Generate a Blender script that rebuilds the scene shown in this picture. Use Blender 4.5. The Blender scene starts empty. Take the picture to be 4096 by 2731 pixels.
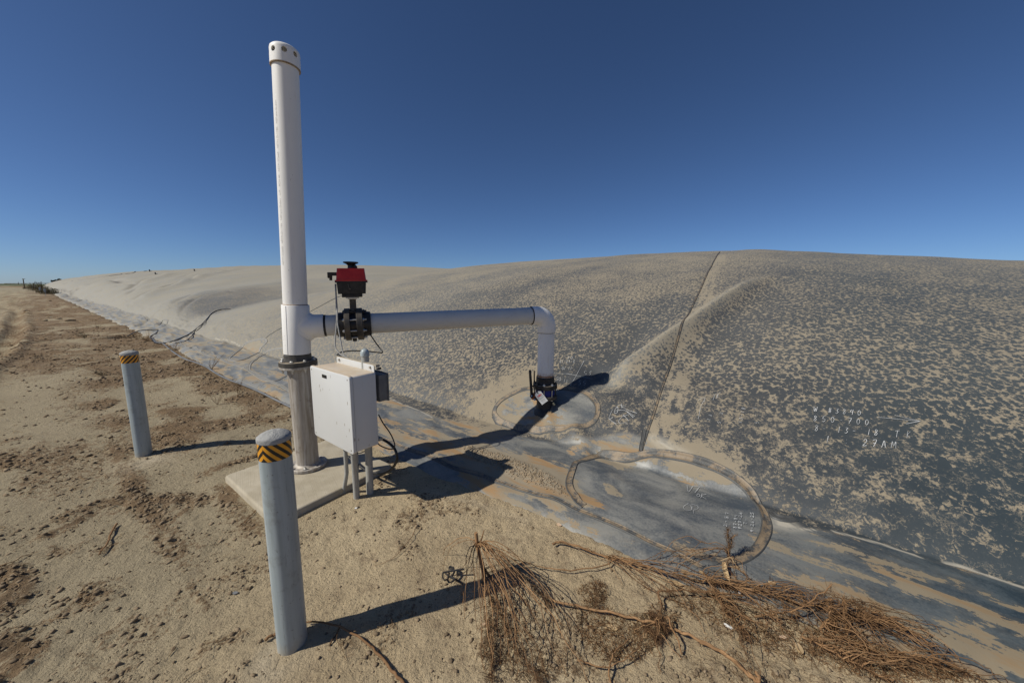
import bpy, math, random
import numpy as np
from mathutils import Vector, Matrix
R = math.radians
scene = bpy.context.scene
COL = scene.collection

# ------------------------------------------------------------------ camera
H = 2.0; F = 1430.0
_g = np.array([-100., -9700., F]); _g /= np.linalg.norm(_g)
_fw = np.array([0, 0, 1.]) - np.dot([0, 0, 1.], _g)*_g; _fw /= np.linalg.norm(_fw)
_rt = np.cross(_fw, -_g)
if _rt[0] < 0: _rt = -_rt
M3 = np.array([_rt, _fw, -_g])
def ray(px, py):
    return M3 @ np.array([(px-2048)/F, -(py-1365.5)/F, 1.0])
CAM = np.array([0, 0, H])
def gp(px, py, z=0.):
    d = ray(px, py); return CAM + d*((z-H)/d[2])
def atY(px, py, Y):
    d = ray(px, py); return CAM + d*(Y/d[1])
def UV(p): return (-.8*p[0]+.6*p[1], .6*p[0]+.8*p[1])
def XY(u, v): return (-.8*u+.6*v, .6*u+.8*v)
def atV(px, py, v):
    d = ray(px, py); return CAM + d*(v/UV(d)[1])
def atU(px, py, u):
    d = ray(px, py); return CAM + d*(u/UV(d)[0])
cam = bpy.data.cameras.new('camera'); co = bpy.data.objects.new('camera', cam); COL.objects.link(co)
cam.sensor_width = 36; cam.lens = F/4096*36; cam.clip_start = .05; cam.clip_end = 9000
rx, uy, fz = M3 @ [1, 0, 0], M3 @ [0, 1, 0], M3 @ [0, 0, 1]
co.matrix_world = Matrix(((rx[0], uy[0], -fz[0], 0), (rx[1], uy[1], -fz[1], 0), (rx[2], uy[2], -fz[2], H), (0, 0, 0, 1)))
scene.camera = co

# ------------------------------------------------------------------ light
SUN_EL, SUN_AZ = R(43.0), math.atan2(-.933, -.359)
S = Vector((math.sin(SUN_AZ)*math.cos(SUN_EL), math.cos(SUN_AZ)*math.cos(SUN_EL), math.sin(SUN_EL)))
sl = bpy.data.lights.new('sun', 'SUN'); so = bpy.data.objects.new('sun', sl); COL.objects.link(so)
sl.energy = 4.3; sl.angle = R(.53); sl.color = (1, .955, .85)
so.rotation_euler = S.to_track_quat('Z', 'Y').to_euler()
w = bpy.data.worlds.new('World'); scene.world = w; w.use_nodes = True
nt = w.node_tree; bg = nt.nodes['Background']
sky = nt.nodes.new('ShaderNodeTexSky'); sky.sky_type = 'NISHITA'; sky.sun_disc = False
sky.sun_elevation = SUN_EL; sky.sun_rotation = SUN_AZ % (2*math.pi)
sky.air_density = .6; sky.dust_density = .3; sky.ozone_density = 9.0; sky.altitude = 0
nt.links.new(sky.outputs[0], bg.inputs[0]); bg.inputs[1].default_value = .077
scene.view_settings.view_transform = 'Standard'; scene.view_settings.look = 'None'
scene.view_settings.exposure = 0; scene.view_settings.gamma = 1
scene.render.engine = 'CYCLES'

# ------------------------------------------------------------------ numpy noise
def _h(ix, iy, s):
    n = (ix.astype(np.int64)*374761393 + iy.astype(np.int64)*668265263 + s*974711) & 0x7fffffff
    n = ((n ^ (n >> 13))*1274126177) & 0x7fffffff
    return ((n ^ (n >> 16)) & 0xffff)/65535.0
def noise(x, y, s=0):
    x = np.asarray(x, float); y = np.asarray(y, float)
    ix = np.floor(x); iy = np.floor(y); fx = x-ix; fy = y-iy
    fx = fx*fx*fx*(fx*(fx*6-15)+10); fy = fy*fy*fy*(fy*(fy*6-15)+10)
    a = _h(ix, iy, s); b = _h(ix+1, iy, s); c = _h(ix, iy+1, s); d = _h(ix+1, iy+1, s)
    return (a+(b-a)*fx)*(1-fy)+(c+(d-c)*fx)*fy
def fbm(x, y, s=0, o=4, g=.5):
    t = 0; a = 1; n = 0
    for i in range(o):
        t = t+a*(noise(x*2**i+i*17.3, y*2**i-i*9.1, s+i)-.5); n += a; a *= g
    return t/n*2
def ss(a, b, x):
    t = np.clip((np.asarray(x, float)-a)/(b-a), 0, 1); return t*t*(3-2*t)
def pdist(u, v, pts):
    """distance from (u,v) to a polyline, and where along it (0..1)"""
    best = np.full(np.shape(u), 1e9); al = np.zeros(np.shape(u)); sd = np.zeros(np.shape(u)); n = len(pts)-1
    for i in range(n):
        ax, ay = pts[i]; bx, by = pts[i+1]; dx, dy = bx-ax, by-ay; L = dx*dx+dy*dy+1e-12
        t = np.clip(((u-ax)*dx+(v-ay)*dy)/L, 0, 1)
        d = np.hypot(u-ax-t*dx, v-ay-t*dy); m = d < best
        best = np.where(m, d, best); al = np.where(m, (i+t)/n, al); sd = np.where(m, np.sign(dx*(v-ay)-dy*(u-ax)), sd)
    return best, al, sd
def inpoly(u, v, pts):
    r = np.zeros(np.shape(u), bool); j = len(pts)-1
    for i in range(len(pts)):
        xi, yi = pts[i]; xj, yj = pts[j]
        if yi != yj: r ^= ((yi > v) != (yj > v)) & (u < (xj-xi)*(v-yi)/(yj-yi)+xi)
        j = i
    return r

# ------------------------------------------------------------------ the shape of the place
EU = [-60, -3, -1.05, -.8, -.6, -.45, -.25, .25, .5, .76, 1.1, 1.5, 1.9, 2.3, 2.8, 3.3, 6.3, 7.7, 9.5, 12, 17, 23, 30, 45, 80, 180, 400]
EV = [3.3, 2.85, 2.76, 2.68, 2.62, 2.62, 2.58, 2.47, 2.43, 2.45, 2.48, 2.5, 2.44, 2.37, 2.3, 2.3, 2.37, 2.36, 2.3, 2.32, 2.5, 2.5, 2.45, 2.5, 2.4, 3, 3]
AU = [-60, -20, -8, -3, 1, 5, 10, 15, 19, 22, 25, 30, 38, 46, 55, 65, 80, 100, 130, 170, 260, 400]
AV = [2.218, 2.843, 3.47, 4.104, 4.65, 4.744, 4.62, 4.515, 3.456, 2.858, 3.186, 3.56, 4.098, 4.636, 5.187, 5.741, 5.86, 6.004, 6.479, 7.253, 7.39, 7.4]
def vedge(u):
    return np.interp(u, EU, EV) + .05*fbm(u*1.3, 3.3, 5, 4)*np.clip(1+np.abs(u)/15, 1, 3)
def cover_base(u, v):
    A = 0
    for k in (-1, 0, 1): A = A+np.interp(u+k*np.clip(np.abs(u)*.04, .5, 4), AU, AV)/3
    wd = np.maximum(v-3.7, 0)
    z = A*(1-np.exp(-(wd/9.943)**.791))*(1+.141*np.clip((wd-5)/40, 0, 1))
    w0 = v-vedge(u)
    z = z-.05+.125*(1-np.exp(-np.maximum(w0, 0)/.11))-.6*np.maximum(-w0, 0)+.045*np.clip((v-2.5)/1.2, 0, 1)
    return z
def march_many(pts, f, lift=0., tmax=300):
    """where the sight lines through these points of the photograph meet a surface"""
    D = np.array([ray(a, b) for a, b in pts]); n = len(D); lift = np.zeros(n)+lift
    def H_(t):
        X = D[:, 0:1]*t; Y = D[:, 1:2]*t; Z = H+D[:, 2:3]*t
        return Z-f(X.ravel(), Y.ravel()).reshape(X.shape)-lift[:, None]
    t = np.repeat(np.geomspace(1.2, tmax, 420)[None], n, 0)
    for it in range(3):
        h = H_(t); neg = h < 0; k = np.where(neg.any(1), np.argmax(neg, 1), np.argmin(h, 1)); k = np.clip(k, 1, t.shape[1]-1); r = np.arange(n)
        a, b = t[r, k-1], t[r, k]
        if it == 2: break
        t = a[:, None]+(b-a)[:, None]*np.linspace(0, 1, 24)[None]
    return CAM+D*b[:, None]
def march(px, py, f, lift=0.): return march_many([(px, py)], f, lift)[0]
def _b(x, y):
    u, v = UV((x, y)); return np.where(v > vedge(u), cover_base(u, v), 0)
def uvpts(pts, s=1., ox=0, oy=0):
    return [UV(p) for p in march_many([(ox+x/s, oy+y/s) for x, y in pts], _b)]
def dense(pts, n=6):
    """Catmull-Rom through points of any dimension"""
    p = np.array(pts, float); q = np.vstack([2*p[0]-p[1], p, 2*p[-1]-p[-2]]); out = []
    for i in range(1, len(q)-2):
        for k in range(n):
            t = k/n; a, b, c, d = q[i-1], q[i], q[i+1], q[i+2]
            out.append(.5*((2*b)+(-a+c)*t+(2*a-5*b+4*c-d)*t*t+(-a+3*b-3*c+d)*t**3))
    out.append(p[-1]); return np.array(out)

k23 = 1/1.7415
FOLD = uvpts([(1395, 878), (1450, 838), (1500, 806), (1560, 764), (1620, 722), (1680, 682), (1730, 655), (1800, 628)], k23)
VAL = uvpts([(1345, 880), (1400, 842), (1450, 790), (1500, 735), (1540, 690)], k23)
VAL2 = uvpts([(1600, 820), (1640, 760), (1680, 715), (1750, 665), (1830, 628)], k23)
SEAMUP = uvpts([(1653, 579), (1645, 590), (1630, 616), (1610, 660), (1590, 705), (1570, 750), (1548, 805), (1528, 865), (1505, 935), (1488, 985), (1474, 1032)], k23)
s3, o3 = 2.352, (1500, 1500); s2, o2 = 2.352, (2200, 1700); sL, oL = 2.94, (500, 1050); s8, o8 = 1.8148, (2800, 2000)
OVAL = uvpts([(320, 765), (270, 725), (225, 650), (190, 590), (182, 520), (215, 420), (240, 360), (300, 335), (450, 292), (560, 275), (700, 290), (790, 288), (870, 270), (1000, 268), (1150, 280), (1330, 318), (1500, 368), (1650, 440), (1790, 540), (1900, 660), (1980, 780), (2030, 880), (2040, 960), (2010, 1060), (1960, 1140), (1890, 1200), (1800, 1245), (1700, 1270), (1560, 1262), (1400, 1225), (1250, 1180), (1150, 1140)], s2, *o2)
ROVAL = uvpts([(1120, 370), (1130, 310), (1185, 240), (1280, 180), (1400, 135), (1500, 122), (1620, 115), (1800, 130), (1940, 155), (2030, 205), (2090, 280), (2095, 350), (2070, 420), (2000, 470), (1900, 505), (1700, 520), (1500, 530), (1350, 515), (1250, 478), (1160, 425), (1120, 370)], s3, *o3)
SEAMA = uvpts([(1517, 1747), (1628, 1793), (1713, 1823), (1798, 1861), (1883, 1887), (1968, 1917), (2053, 1942), (2138, 1972), (2223, 1997), (2308, 2040), (2393, 2070), (2455, 2095), (2540, 2136), (2625, 2180), (2700, 2212), (2795, 2262), (2890, 2300), (3040, 2360), (3200, 2425), (3340, 2490), (3500, 2555), (3700, 2625), (3900, 2690), (4150, 2790)])
LOVA = uvpts([(1640, 900), (1560, 900), (1450, 940), (1390, 980), (1320, 1040), (1240, 1100), (1225, 1130), (1280, 1155), (1380, 1145), (1500, 1090), (1600, 1010), (1655, 960), (1655, 920), (1640, 900)], sL, *oL)
LSTEM = uvpts([(500+1640/2.94, 1050+900/2.94), (1074, 1342), (1110, 1318), (1143, 1298), (1200, 1265), (1252, 1236), (1300, 1212), (1352, 1186), (1420, 1165)])
LOVB = uvpts([(400+1720/2.24, 1350+88/2.24), (400+1560/2.24, 1350+108/2.24), (1061, 1417), (1020, 1440), (1003, 1457), (997, 1478), (1015, 1492), (1050, 1515), (1070, 1523), (1105, 1524), (1135, 1510), (1165, 1498)])
LAPR = uvpts([(380, 885), (470, 895), (600, 940), (650, 950), (690, 990), (760, 1020), (800, 1010), (900, 1060), (1050, 1112), (1090, 1110), (1150, 1140), (1220, 1180), (1300, 1200), (1400, 1240), (1500, 1280), (1560, 1310), (1680, 1380), (1850, 1470), (2050, 1560)], sL, *oL)
RIDGE = uvpts([(1860, 560), (1900, 640), (1960, 720)], s3, *o3)
TANP = [uvpts(q, s2, *o2) for q in ([(490, 560), (560, 550), (640, 610), (690, 670), (640, 690), (540, 650)], [(590, 300), (680, 300), (690, 400), (640, 430), (600, 390)], [(1190, 310), (1400, 340), (1600, 420), (1560, 440), (1300, 390), (1200, 370)])]+[uvpts(q, sL, *oL) for q in ([(800, 905), (930, 920), (935, 960), (880, 975), (780, 945)], [(1450, 985), (1530, 962), (1580, 980), (1540, 1010), (1450, 1005)], [(480, 815), (650, 850), (660, 868), (540, 850)], [(1400, 1150), (1560, 1130), (1580, 1165), (1450, 1180)])]
DIRT = uvpts([(830, 672), (900, 655), (1010, 680), (1200, 735), (1400, 810), (1600, 900), (1750, 990), (1860, 1150), (1780, 1150), (1600, 1080), (1400, 1010), (1200, 920), (1020, 850), (900, 790), (830, 730)], s3, *o3)
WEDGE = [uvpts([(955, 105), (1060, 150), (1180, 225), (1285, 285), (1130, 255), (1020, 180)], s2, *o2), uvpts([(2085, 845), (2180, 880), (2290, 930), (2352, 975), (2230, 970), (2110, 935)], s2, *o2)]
LINE_R = uvpts([(2200+2352/2.352, 1700+975/2.352), (3318, 2127), (3516, 2171), (3682, 2220), (3847, 2264), (4096, 2347), (4300, 2410)])
BLINE = sorted(uvpts([(1517, 1577), (1610, 1620), (1683, 1647), (1760, 1672), (1850, 1690), (2000, 1735), (2300, 1765), (2480, 1735), (2606, 1745), (2746, 1821), (2900, 1890), (3087, 2058), (3200, 2114), (3318, 2127), (3516, 2171), (3682, 2220), (3847, 2264), (4096, 2347), (4300, 2410)]))
TSTR = [(uvpts(q, s8, *o8), w_) for q, w_ in (([(540, 205), (700, 255), (1000, 335), (1300, 420), (1600, 520), (1900, 600), (2352, 770)], .085), ([(560, 330), (760, 400), (1000, 500), (1250, 570), (1500, 640), (1700, 690), (2000, 800), (2352, 960)], .07), ([(600, 600), (1000, 700), (1300, 800), (1600, 920)], .09), ([(1800, 900), (2100, 980), (2352, 1100)], .08), ([(1500, 860), (1900, 1060), (2352, 1250)], .06))]+[(uvpts(q, s3, *o3), w_) for q, w_ in (([(0, 470), (300, 590), (600, 680), (900, 720)], .06), ([(40, 240), (250, 320), (450, 400), (620, 450), (780, 520)], .06), ([(40, 320), (300, 420), (500, 480), (620, 560), (760, 600)], .07), ([(40, 530), (200, 590), (350, 640), (560, 700)], .05), ([(1100, 1060), (1250, 1170), (1400, 1230), (1500, 1290), (1720, 1370)], .03), ([(500, 740), (800, 850), (1250, 1000)], .035))]
LINE_M = uvpts([(1517, 1577), (1560, 1597), (1610, 1620), (1683, 1647), (1730, 1670)])
LINE_L = uvpts([(460, 745), (640, 780), (800, 830), (950, 860), (1150, 910), (1290, 940), (1350, 985)], sL, *oL)
RISER = march(2178, 1632, _b)

CREASE = [(uvpts(q, s_, *o_), w_, a_) for q, s_, o_, w_, a_ in (
    ([(60, 480), (180, 435), (300, 390), (430, 352), (560, 310), (700, 258), (830, 212), (960, 175), (1100, 140), (1350, 95)], sL, oL, .55, .55),
    ([(0, 345), (150, 272), (300, 232), (420, 205), (620, 165)], sL, oL, .7, .45), ([(0, 420), (200, 330), (420, 262), (640, 205), (800, 160)], sL, oL, .5, .3),
    ([(620, 640), (850, 492), (1000, 452), (1100, 424), (1230, 402), (1380, 402)], sL, oL, .3, .22), ([(540, 560), (800, 440), (1000, 370), (1200, 320)], sL, oL, .5, .22),
    ([(550, 300), (620, 250), (700, 215), (800, 192), (1000, 168), (1200, 158)], 2.138, (0, 1050), 1.1, .6), ([(640, 340), (740, 290), (850, 262), (1000, 232), (1150, 202), (1300, 165), (1500, 122)], 2.138, (0, 1050), .6, .4),
    ([(470, 235), (540, 233), (620, 248), (700, 245)], 2.138, (0, 1050), .6, .3), ([(1150, 560), (1300, 480), (1450, 420), (1600, 370)], 2.138, (0, 1050), .3, .2))]
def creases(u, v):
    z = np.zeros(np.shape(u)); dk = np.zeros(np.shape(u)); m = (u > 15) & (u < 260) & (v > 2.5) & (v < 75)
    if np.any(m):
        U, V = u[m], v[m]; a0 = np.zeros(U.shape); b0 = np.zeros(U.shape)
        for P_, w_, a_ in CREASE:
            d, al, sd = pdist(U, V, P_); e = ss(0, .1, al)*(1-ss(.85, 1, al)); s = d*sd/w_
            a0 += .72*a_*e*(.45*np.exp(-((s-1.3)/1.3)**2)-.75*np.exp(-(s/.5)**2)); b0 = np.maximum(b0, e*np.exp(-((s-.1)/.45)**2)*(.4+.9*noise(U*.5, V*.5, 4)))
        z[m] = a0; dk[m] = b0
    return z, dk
def folds_far(u, v):
    # long slack folds of the far lobes, running from the edge over the crest
    uu = u+.25*(v-3)+1.6*fbm(u*.08, v*.05, 41, 2)
    a = noise(uu*.33, v*.03, 44); r1 = 1-np.abs(2*a-1)
    b = noise(uu*.11, v*.02, 47); r2 = 1-np.abs(2*b-1)
    m = ss(21, 27, u)*ss(2.8, 5, v)*(1-.7*ss(14, 40, v))
    return m*(.13*r1**3+.50*(r2**2-.3))
def cover_z(u, v):
    z = cover_base(u, v)
    dome = ss(3.7, 5.5, v)
    z = z+.07*dome*fbm(u*.28, v*.28, 11, 3)+.045*dome*fbm(u*.75+.2*v, v*.22, 13, 3)*(1-ss(12, 25, v))
    w0 = v-vedge(u); ap = ss(0, .25, w0)*(1-ss(3.9, 5.2, v))
    left = ss(3.6, 6, u)
    wr = 1-np.abs(fbm(u*.75+.6*v, v*1.6-.5*u, 21, 3))
    z = z+ap*left*.040*(wr**4-.45)*np.clip(u/14, .45, 1.5)+ap*left*.045*fbm(u*.42, v*.9, 25, 2)
    z = z+ap*(1-left)*.018*fbm(u*2.2, v*3, 23, 2)
    nr = (u > -6) & (u < 16) & (v < 16)
    if np.any(nr):
        U, V = u[nr], v[nr]; dz = np.zeros(U.shape)
        d, a, sd = pdist(U, V, FOLD); e = ss(0, .12, a)*(1-ss(.75, 1, a)); dz += e*(.17*np.exp(-(d/.16)**1.4)+.07*np.exp(-(d/.5)**2))
        d, a, sd = pdist(U, V, VAL); dz -= .13*np.exp(-(d/.4)**2)*ss(0, .2, a)*(1-ss(.6, 1, a))
        d, a, sd = pdist(U, V, VAL2); dz -= .16*np.exp(-(d/.45)**2)*(1-ss(.6, 1, a))
        d, a, sd = pdist(U, V, SEAMUP); dz -= .02*np.exp(-(d/.12)**2)
        d, a, sd = pdist(U, V, RIDGE); dz += .07*np.exp(-(d/.11)**2)
        d, a, sd = pdist(U, V, DIRT); ins = inpoly(U, V, DIRT); dz += np.where(ins, .012+.012*fbm(U*18, V*18, 3, 3), 0)*np.clip(d/.08, 0, 1)
        ru, rv = UV(RISER); d = np.hypot(U-ru, V-rv); dz += .05*np.exp(-(d/.28)**2)+.012*np.exp(-(d/.5)**2)*np.sin(np.arctan2(V-rv, U-ru)*7+3*fbm(U, V, 8))
        io = inpoly(U, V, OVAL); dz += np.where(io, .03*fbm(U*1.7, V*1.7, 29, 3), 0)
        z = z.copy(); z[nr] += dz
    z = z+folds_far(u, v)+creases(u, v)[0]
    return z
def streaks():
    s = 1.6845
    P = lambda q: [tuple(gp(x/s, 1800+y/s)[:2]) for x, y in q]
    return [(P([(760, -60), (800, 30), (850, 120), (880, 200), (920, 300), (1000, 400), (1130, 560), (1190, 690)]), .11, 1),
            (P([(480, 440), (700, 360), (880, 330), (1100, 340), (1350, 340)]), .13, 1),
            (P([(1090, 490), (1180, 450), (1280, 380)]), .07, .8), (P([(300, 575), (430, 535), (600, 430)]), .07, 1),
            (P([(1500, 250), (1560, 400), (1640, 480), (1700, 560)]), .11, .9), (P([(1380, 160), (1500, 110), (1700, 50)]), .09, .8),
            (P([(0, 830), (120, 880), (90, 1000), (0, 1080)]), .10, .9), (P([(0, 1290), (100, 1330), (180, 1380), (60, 1500)]), .09, 1),
            (P([(550, 620), (450, 700), (330, 660)]), .06, .6), (P([(1380, 1350), (1500, 1290), (1640, 1250)]), .05, .7), (P([(200, 1230), (420, 1100), (560, 1000)]), .05, .6),
            (P([(1600, 1500), (1560, 1568)]), .05, .7), (P([(1270, 890), (1310, 960), (1400, 1060)]), .035, .6),
            ([tuple(gp(x, y)[:2]) for x, y in ((2750, 2380), (2500, 2560), (2300, 2500), (2700, 2700), (3300, 2700))], .14, .30),
            ([tuple(gp(x, y)[:2]) for x, y in ((2950, 2480), (3100, 2560), (3500, 2700))], .12, .4),
            ([tuple(gp(x, y)[:2]) for x, y in ((0, 1290), (120, 1250), (400, 1240))], .5, .9),
            ([tuple(gp(x, y)[:2]) for x, y in ((540, 1370), (420, 1380), (250, 1372))], .10, 1)]
STREAKS = streaks()
def debris(x, y):
    u, v = UV((x, y)); D = np.zeros(np.shape(x)); near = (np.hypot(x, y) < 14)
    X, Y = x[near], y[near]; d0 = np.zeros(X.shape)
    for pts, wd, a in STREAKS:
        d, al, sd = pdist(X, Y, pts); d0 = np.maximum(d0, a*np.exp(-(d/wd)**2))
    D[near] = d0
    n = fbm(x*1.1, y*1.1, 61, 4)
    band = ss(4.6, 6.5, u)*ss(-.4, 1.0, v)*(1-ss(2.6, 2.9, v))
    far = ss(9, 16, u)*ss(-3, .5, v)*(1-ss(2.6, 2.9, v))
    D = np.maximum(D, np.maximum(band*1.0, far*1.0)*ss(-.6, .0, n+.35*fbm(u*.4, v*2.5, 63, 2)))
    D = np.maximum(D, .9*ss(-1.6, -2.6, x)*ss(1.2, 2.2, y)*(1-ss(3.2, 5.2, y))*ss(-.1, .35, fbm(x*.9, y*1.3, 64, 4)))
    n2 = fbm(u*.22, v*.9, 67, 4); D = np.maximum(D, .75*ss(.12, .4, n2)*(v < 1)*ss(3, 8, u))
    D = np.maximum(D, .45*ss(.15, .5, fbm(x*2.3, y*2.3, 69, 4)))
    return np.clip(D*(.55+.75*noise(x*3.7, y*3.7, 65)), 0, 1)
HOLE = gp(500, 1346)
def ground_z(x, y, D=None):
    if D is None: D = debris(x, y)
    u, v = UV((x, y)); r = np.hypot(x, y)
    z = .022*fbm(x*.9, y*.9, 71, 3)*(1-.0*r)+.010*fbm(x*4, y*4, 73, 3)
    nr = np.exp(-(r/9)**2)
    z = z+.006*fbm(x*14, y*14, 75, 3)*(.4+nr)*(.4+1.3*noise(x*1.3, y*1.3, 76))
    z = z+D*(.020*noise(x*24, y*24, 77)**2*(.3+nr)+.035*np.abs(fbm(x*8, y*8, 79, 3)))
    b = gp(830, 1770); z = z+.055*np.exp(-(((x-b[0])/.5)**2+((y-b[1])/.35)**2))
    # wheel ruts of the service road
    road = ss(-1.2, -3, v)*ss(4, 9, u)
    z = z+road*(.09*np.sin(v*3.1+1.2*fbm(u*.15, v*.3, 81, 2))*(.4+noise(u*.2, v*.2, 83))+.012*np.abs(fbm(u*3, v*3, 85, 2)))
    for v0_, dp in ((-1.3, .05), (-3.05, .06), (-4.2, .04), (-5.9, .05)):
        q = (v-v0_-.35*fbm(u*.07, v0_+u*0, 86, 2)*3)/.24; z = z+1.9*ss(4.5, 7, u)*dp*(.9*np.exp(-((np.abs(q)-1.5)/.5)**2)-np.exp(-q**4)*(1+.35*np.sin(u*17+3*np.abs(q))))
    # slab bed kept level
    sm = ss(2.9, 3.1, u)*(1-ss(4.5, 4.8, u))*ss(.7, .95, v)*(1-ss(2.15, 2.4, v)); z = z*(1-.8*sm)+.015*sm
    d = np.hypot(x-HOLE[0], y-HOLE[1]); z = z-.55*np.exp(-(d/.42)**4)
    z = z-.9*ss(.05, .5, v-vedge(u))
    return z
def surf(x, y):
    x = np.atleast_1d(np.asarray(x, float)); y = np.atleast_1d(np.asarray(y, float))
    u, v = UV((x, y)); g_ = ground_z(x, y); c = np.where(v > vedge(u)-.02, cover_z(u, v), -9)
    return np.maximum(g_, c)
def hit(px, py): return march(px, py, surf)
def hit_many(pts, lift=0.): return march_many(pts, surf, lift)
def hits(pts, s=1., ox=0, oy=0): return [hit(ox+x/s, oy+y/s) for x, y in pts]

# ------------------------------------------------------------------ object helpers
def tag(o, label=None, cat=None, group=None, kind=None):
    if label: o['label'] = label
    if cat: o['category'] = cat
    if group: o['group'] = group
    if kind: o['kind'] = kind
    return o
def thing(name, loc, label, cat, group=None, rz=0):
    o = bpy.data.objects.new(name, None); COL.objects.link(o); o.location = tuple(loc); o.empty_display_size = .1
    return tag(o, label, cat, group)
def wloc(o):
    l = Vector((0, 0, 0))
    while o: l = l+o.location; o = o.parent
    return l
def mesh_np(name, V, Fq, mat, parent=None, loc=None, smooth=True, sharp=None):
    me = bpy.data.meshes.new(name); V = np.asarray(V, np.float32)
    base = np.array(wloc(parent)) if parent is not None else (np.array(loc) if loc is not None else np.zeros(3))
    V = (V-base).astype(np.float32)
    if isinstance(Fq, np.ndarray):
        nf, k = Fq.shape; me.vertices.add(len(V)); me.vertices.foreach_set('co', V.ravel()); me.loops.add(nf*k)
        me.loops.foreach_set('vertex_index', Fq.astype(np.int32).ravel()); me.polygons.add(nf)
        me.polygons.foreach_set('loop_start', np.arange(0, nf*k, k, dtype=np.int32)); me.update(calc_edges=True)
    else:
        me.from_pydata([tuple(map(float, v)) for v in V], [], Fq); me.update()
    me.validate()
    if smooth:
        me.shade_smooth()
        if sharp: me.set_sharp_from_angle(angle=R(sharp))
    me.materials.append(mat)
    o = bpy.data.objects.new(name, me); COL.objects.link(o)
    if parent is not None: o.parent = parent
    else: o.location = tuple(base)
    return o
def attr(o, name, data):
    a = o.data.attributes.new(name, 'FLOAT', 'POINT'); a.data.foreach_set('value', np.asarray(data, np.float32).ravel())
def frame(ax):
    ax = Vector(ax).normalized(); t = Vector((0, 0, 1)) if abs(ax.z) < .9 else Vector((0, 1, 0))
    a = ax.cross(t).normalized(); return a, ax.cross(a).normalized(), ax
class MB:
    def __init__(s): s.v = []; s.f = []
    def add(s, vs, fs):
        b = len(s.v); s.v += [tuple(map(float, q)) for q in vs]; s.f += [tuple(b+i for i in q) for q in fs]; return s
    def lathe(s, p0, ax, prof, n=32, closed=False, a0=0):
        """prof: list of (distance along the axis, radius)"""
        a, b, c = frame(ax); p0 = Vector(p0); vs = []; fs = []
        for h, r in prof:
            for i in range(n):
                t = a0+2*math.pi*i/n; vs.append(p0+c*h+(a*math.cos(t)+b*math.sin(t))*max(r, 1e-5))
        m = len(prof)
        for j in range(m-1 if not closed else m):
            for i in range(n):
                q = (j+1) % m; k = (i+1) % n; fs.append((j*n+i, j*n+k, q*n+k, q*n+i))
        return s.add(vs, fs)
    def cyl(s, p0, p1, r, n=24, bev=0, r1=None):
        p0 = Vector(p0); p1 = Vector(p1); L = (p1-p0).length; r1 = r if r1 is None else r1
        pr = [(0, 0), (0, r-bev), (bev, r), (L-bev, r1), (L, r1-bev), (L, 0)] if bev else [(0, 0), (0, r), (L, r1), (L, 0)]
        return s.lathe(p0, p1-p0, pr, n)
    def box(s, c, hx, hy, hz, X=(1, 0, 0), Y=(0, 1, 0), Z=(0, 0, 1), b=0):
        bm = []; c = Vector(c); X, Y, Z = Vector(X), Vector(Y), Vector(Z)
        if b <= 0:
            vs = [c+X*hx*i+Y*hy*j+Z*hz*k for i in (-1, 1) for j in (-1, 1) for k in (-1, 1)]
            return s.add(vs, [(0, 1, 3, 2), (4, 6, 7, 5), (0, 4, 5, 1), (2, 3, 7, 6), (0, 2, 6, 4), (1, 5, 7, 3)])
        # rounded in the X-Z outline, chamfered front and back
        return s.slab(c, hx, hz, hy, b, X, Z, Y)
    def slab(s, c, hx, hz, hy, rad, X, Z, Y, seg=5, bev=None):
        c, X, Y, Z = Vector(c), Vector(X), Vector(Y), Vector(Z); bev = min(rad*.5, hy*.6) if bev is None else bev; rings = []
        def ring(off, dy):
            o = []
            for sx, sz, a0 in ((1, 1, 0), (-1, 1, 90), (-1, -1, 180), (1, -1, 270)):
                for k in range(seg+1):
                    t = R(a0+90*k/seg); rr = max(rad-off, .0005)
                    o.append(c+X*(sx*(hx-rad)+math.cos(t)*rr)+Z*(sz*(hz-rad)+math.sin(t)*rr)+Y*dy)
            return o
        rings = [ring(bev, -hy), ring(bev*.3, -hy+bev*.3), ring(0, -hy+bev), ring(0, hy-bev), ring(bev*.3, hy-bev*.3), ring(bev, hy)]
        n = len(rings[0]); vs = [q for r_ in rings for q in r_]; fs = [tuple(range(n))[::-1], tuple(range(5*n, 6*n))]
        for j in range(5):
            for i in range(n): fs.append((j*n+i, j*n+(i+1) % n, (j+1)*n+(i+1) % n, (j+1)*n+i))
        return s.add(vs, fs)
    def tube(s, pts, r, n=8, caps=True):
        P = [Vector(tuple(p)) for p in pts]; m = len(P); vs = []; fs = []; prev = None
        for i, p in enumerate(P):
            t = (P[min(i+1, m-1)]-P[max(i-1, 0)])
            t = t.normalized() if t.length > 1e-9 else Vector((0, 0, 1))
            if prev is None: a = frame(t)[0]
            else:
                a = prev-t*prev.dot(t); a = a.normalized() if a.length > 1e-6 else frame(t)[0]
            prev = a; b = t.cross(a); rr = r[i] if hasattr(r, '__len__') else r
            for k in range(n):
                q = 2*math.pi*k/n; vs.append(p+(a*math.cos(q)+b*math.sin(q))*rr)
        for i in range(m-1):
            for k in range(n): fs.append((i*n+k, i*n+(k+1) % n, (i+1)*n+(k+1) % n, (i+1)*n+k))
        if caps: fs += [tuple(range(n))[::-1], tuple(range((m-1)*n, m*n))]
        return s.add(vs, fs)
    def hexbolt(s, p, ax, r=.013, h=.01, stud=0):
        s.lathe(p, ax, [(0, 0), (0, r), (h*.85, r), (h, r*.85), (h, 0)], 6)
        if stud: s.lathe(p, ax, [(0, r*.5), (h+stud, r*.5), (h+stud, 0)], 10)
        return s
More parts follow.
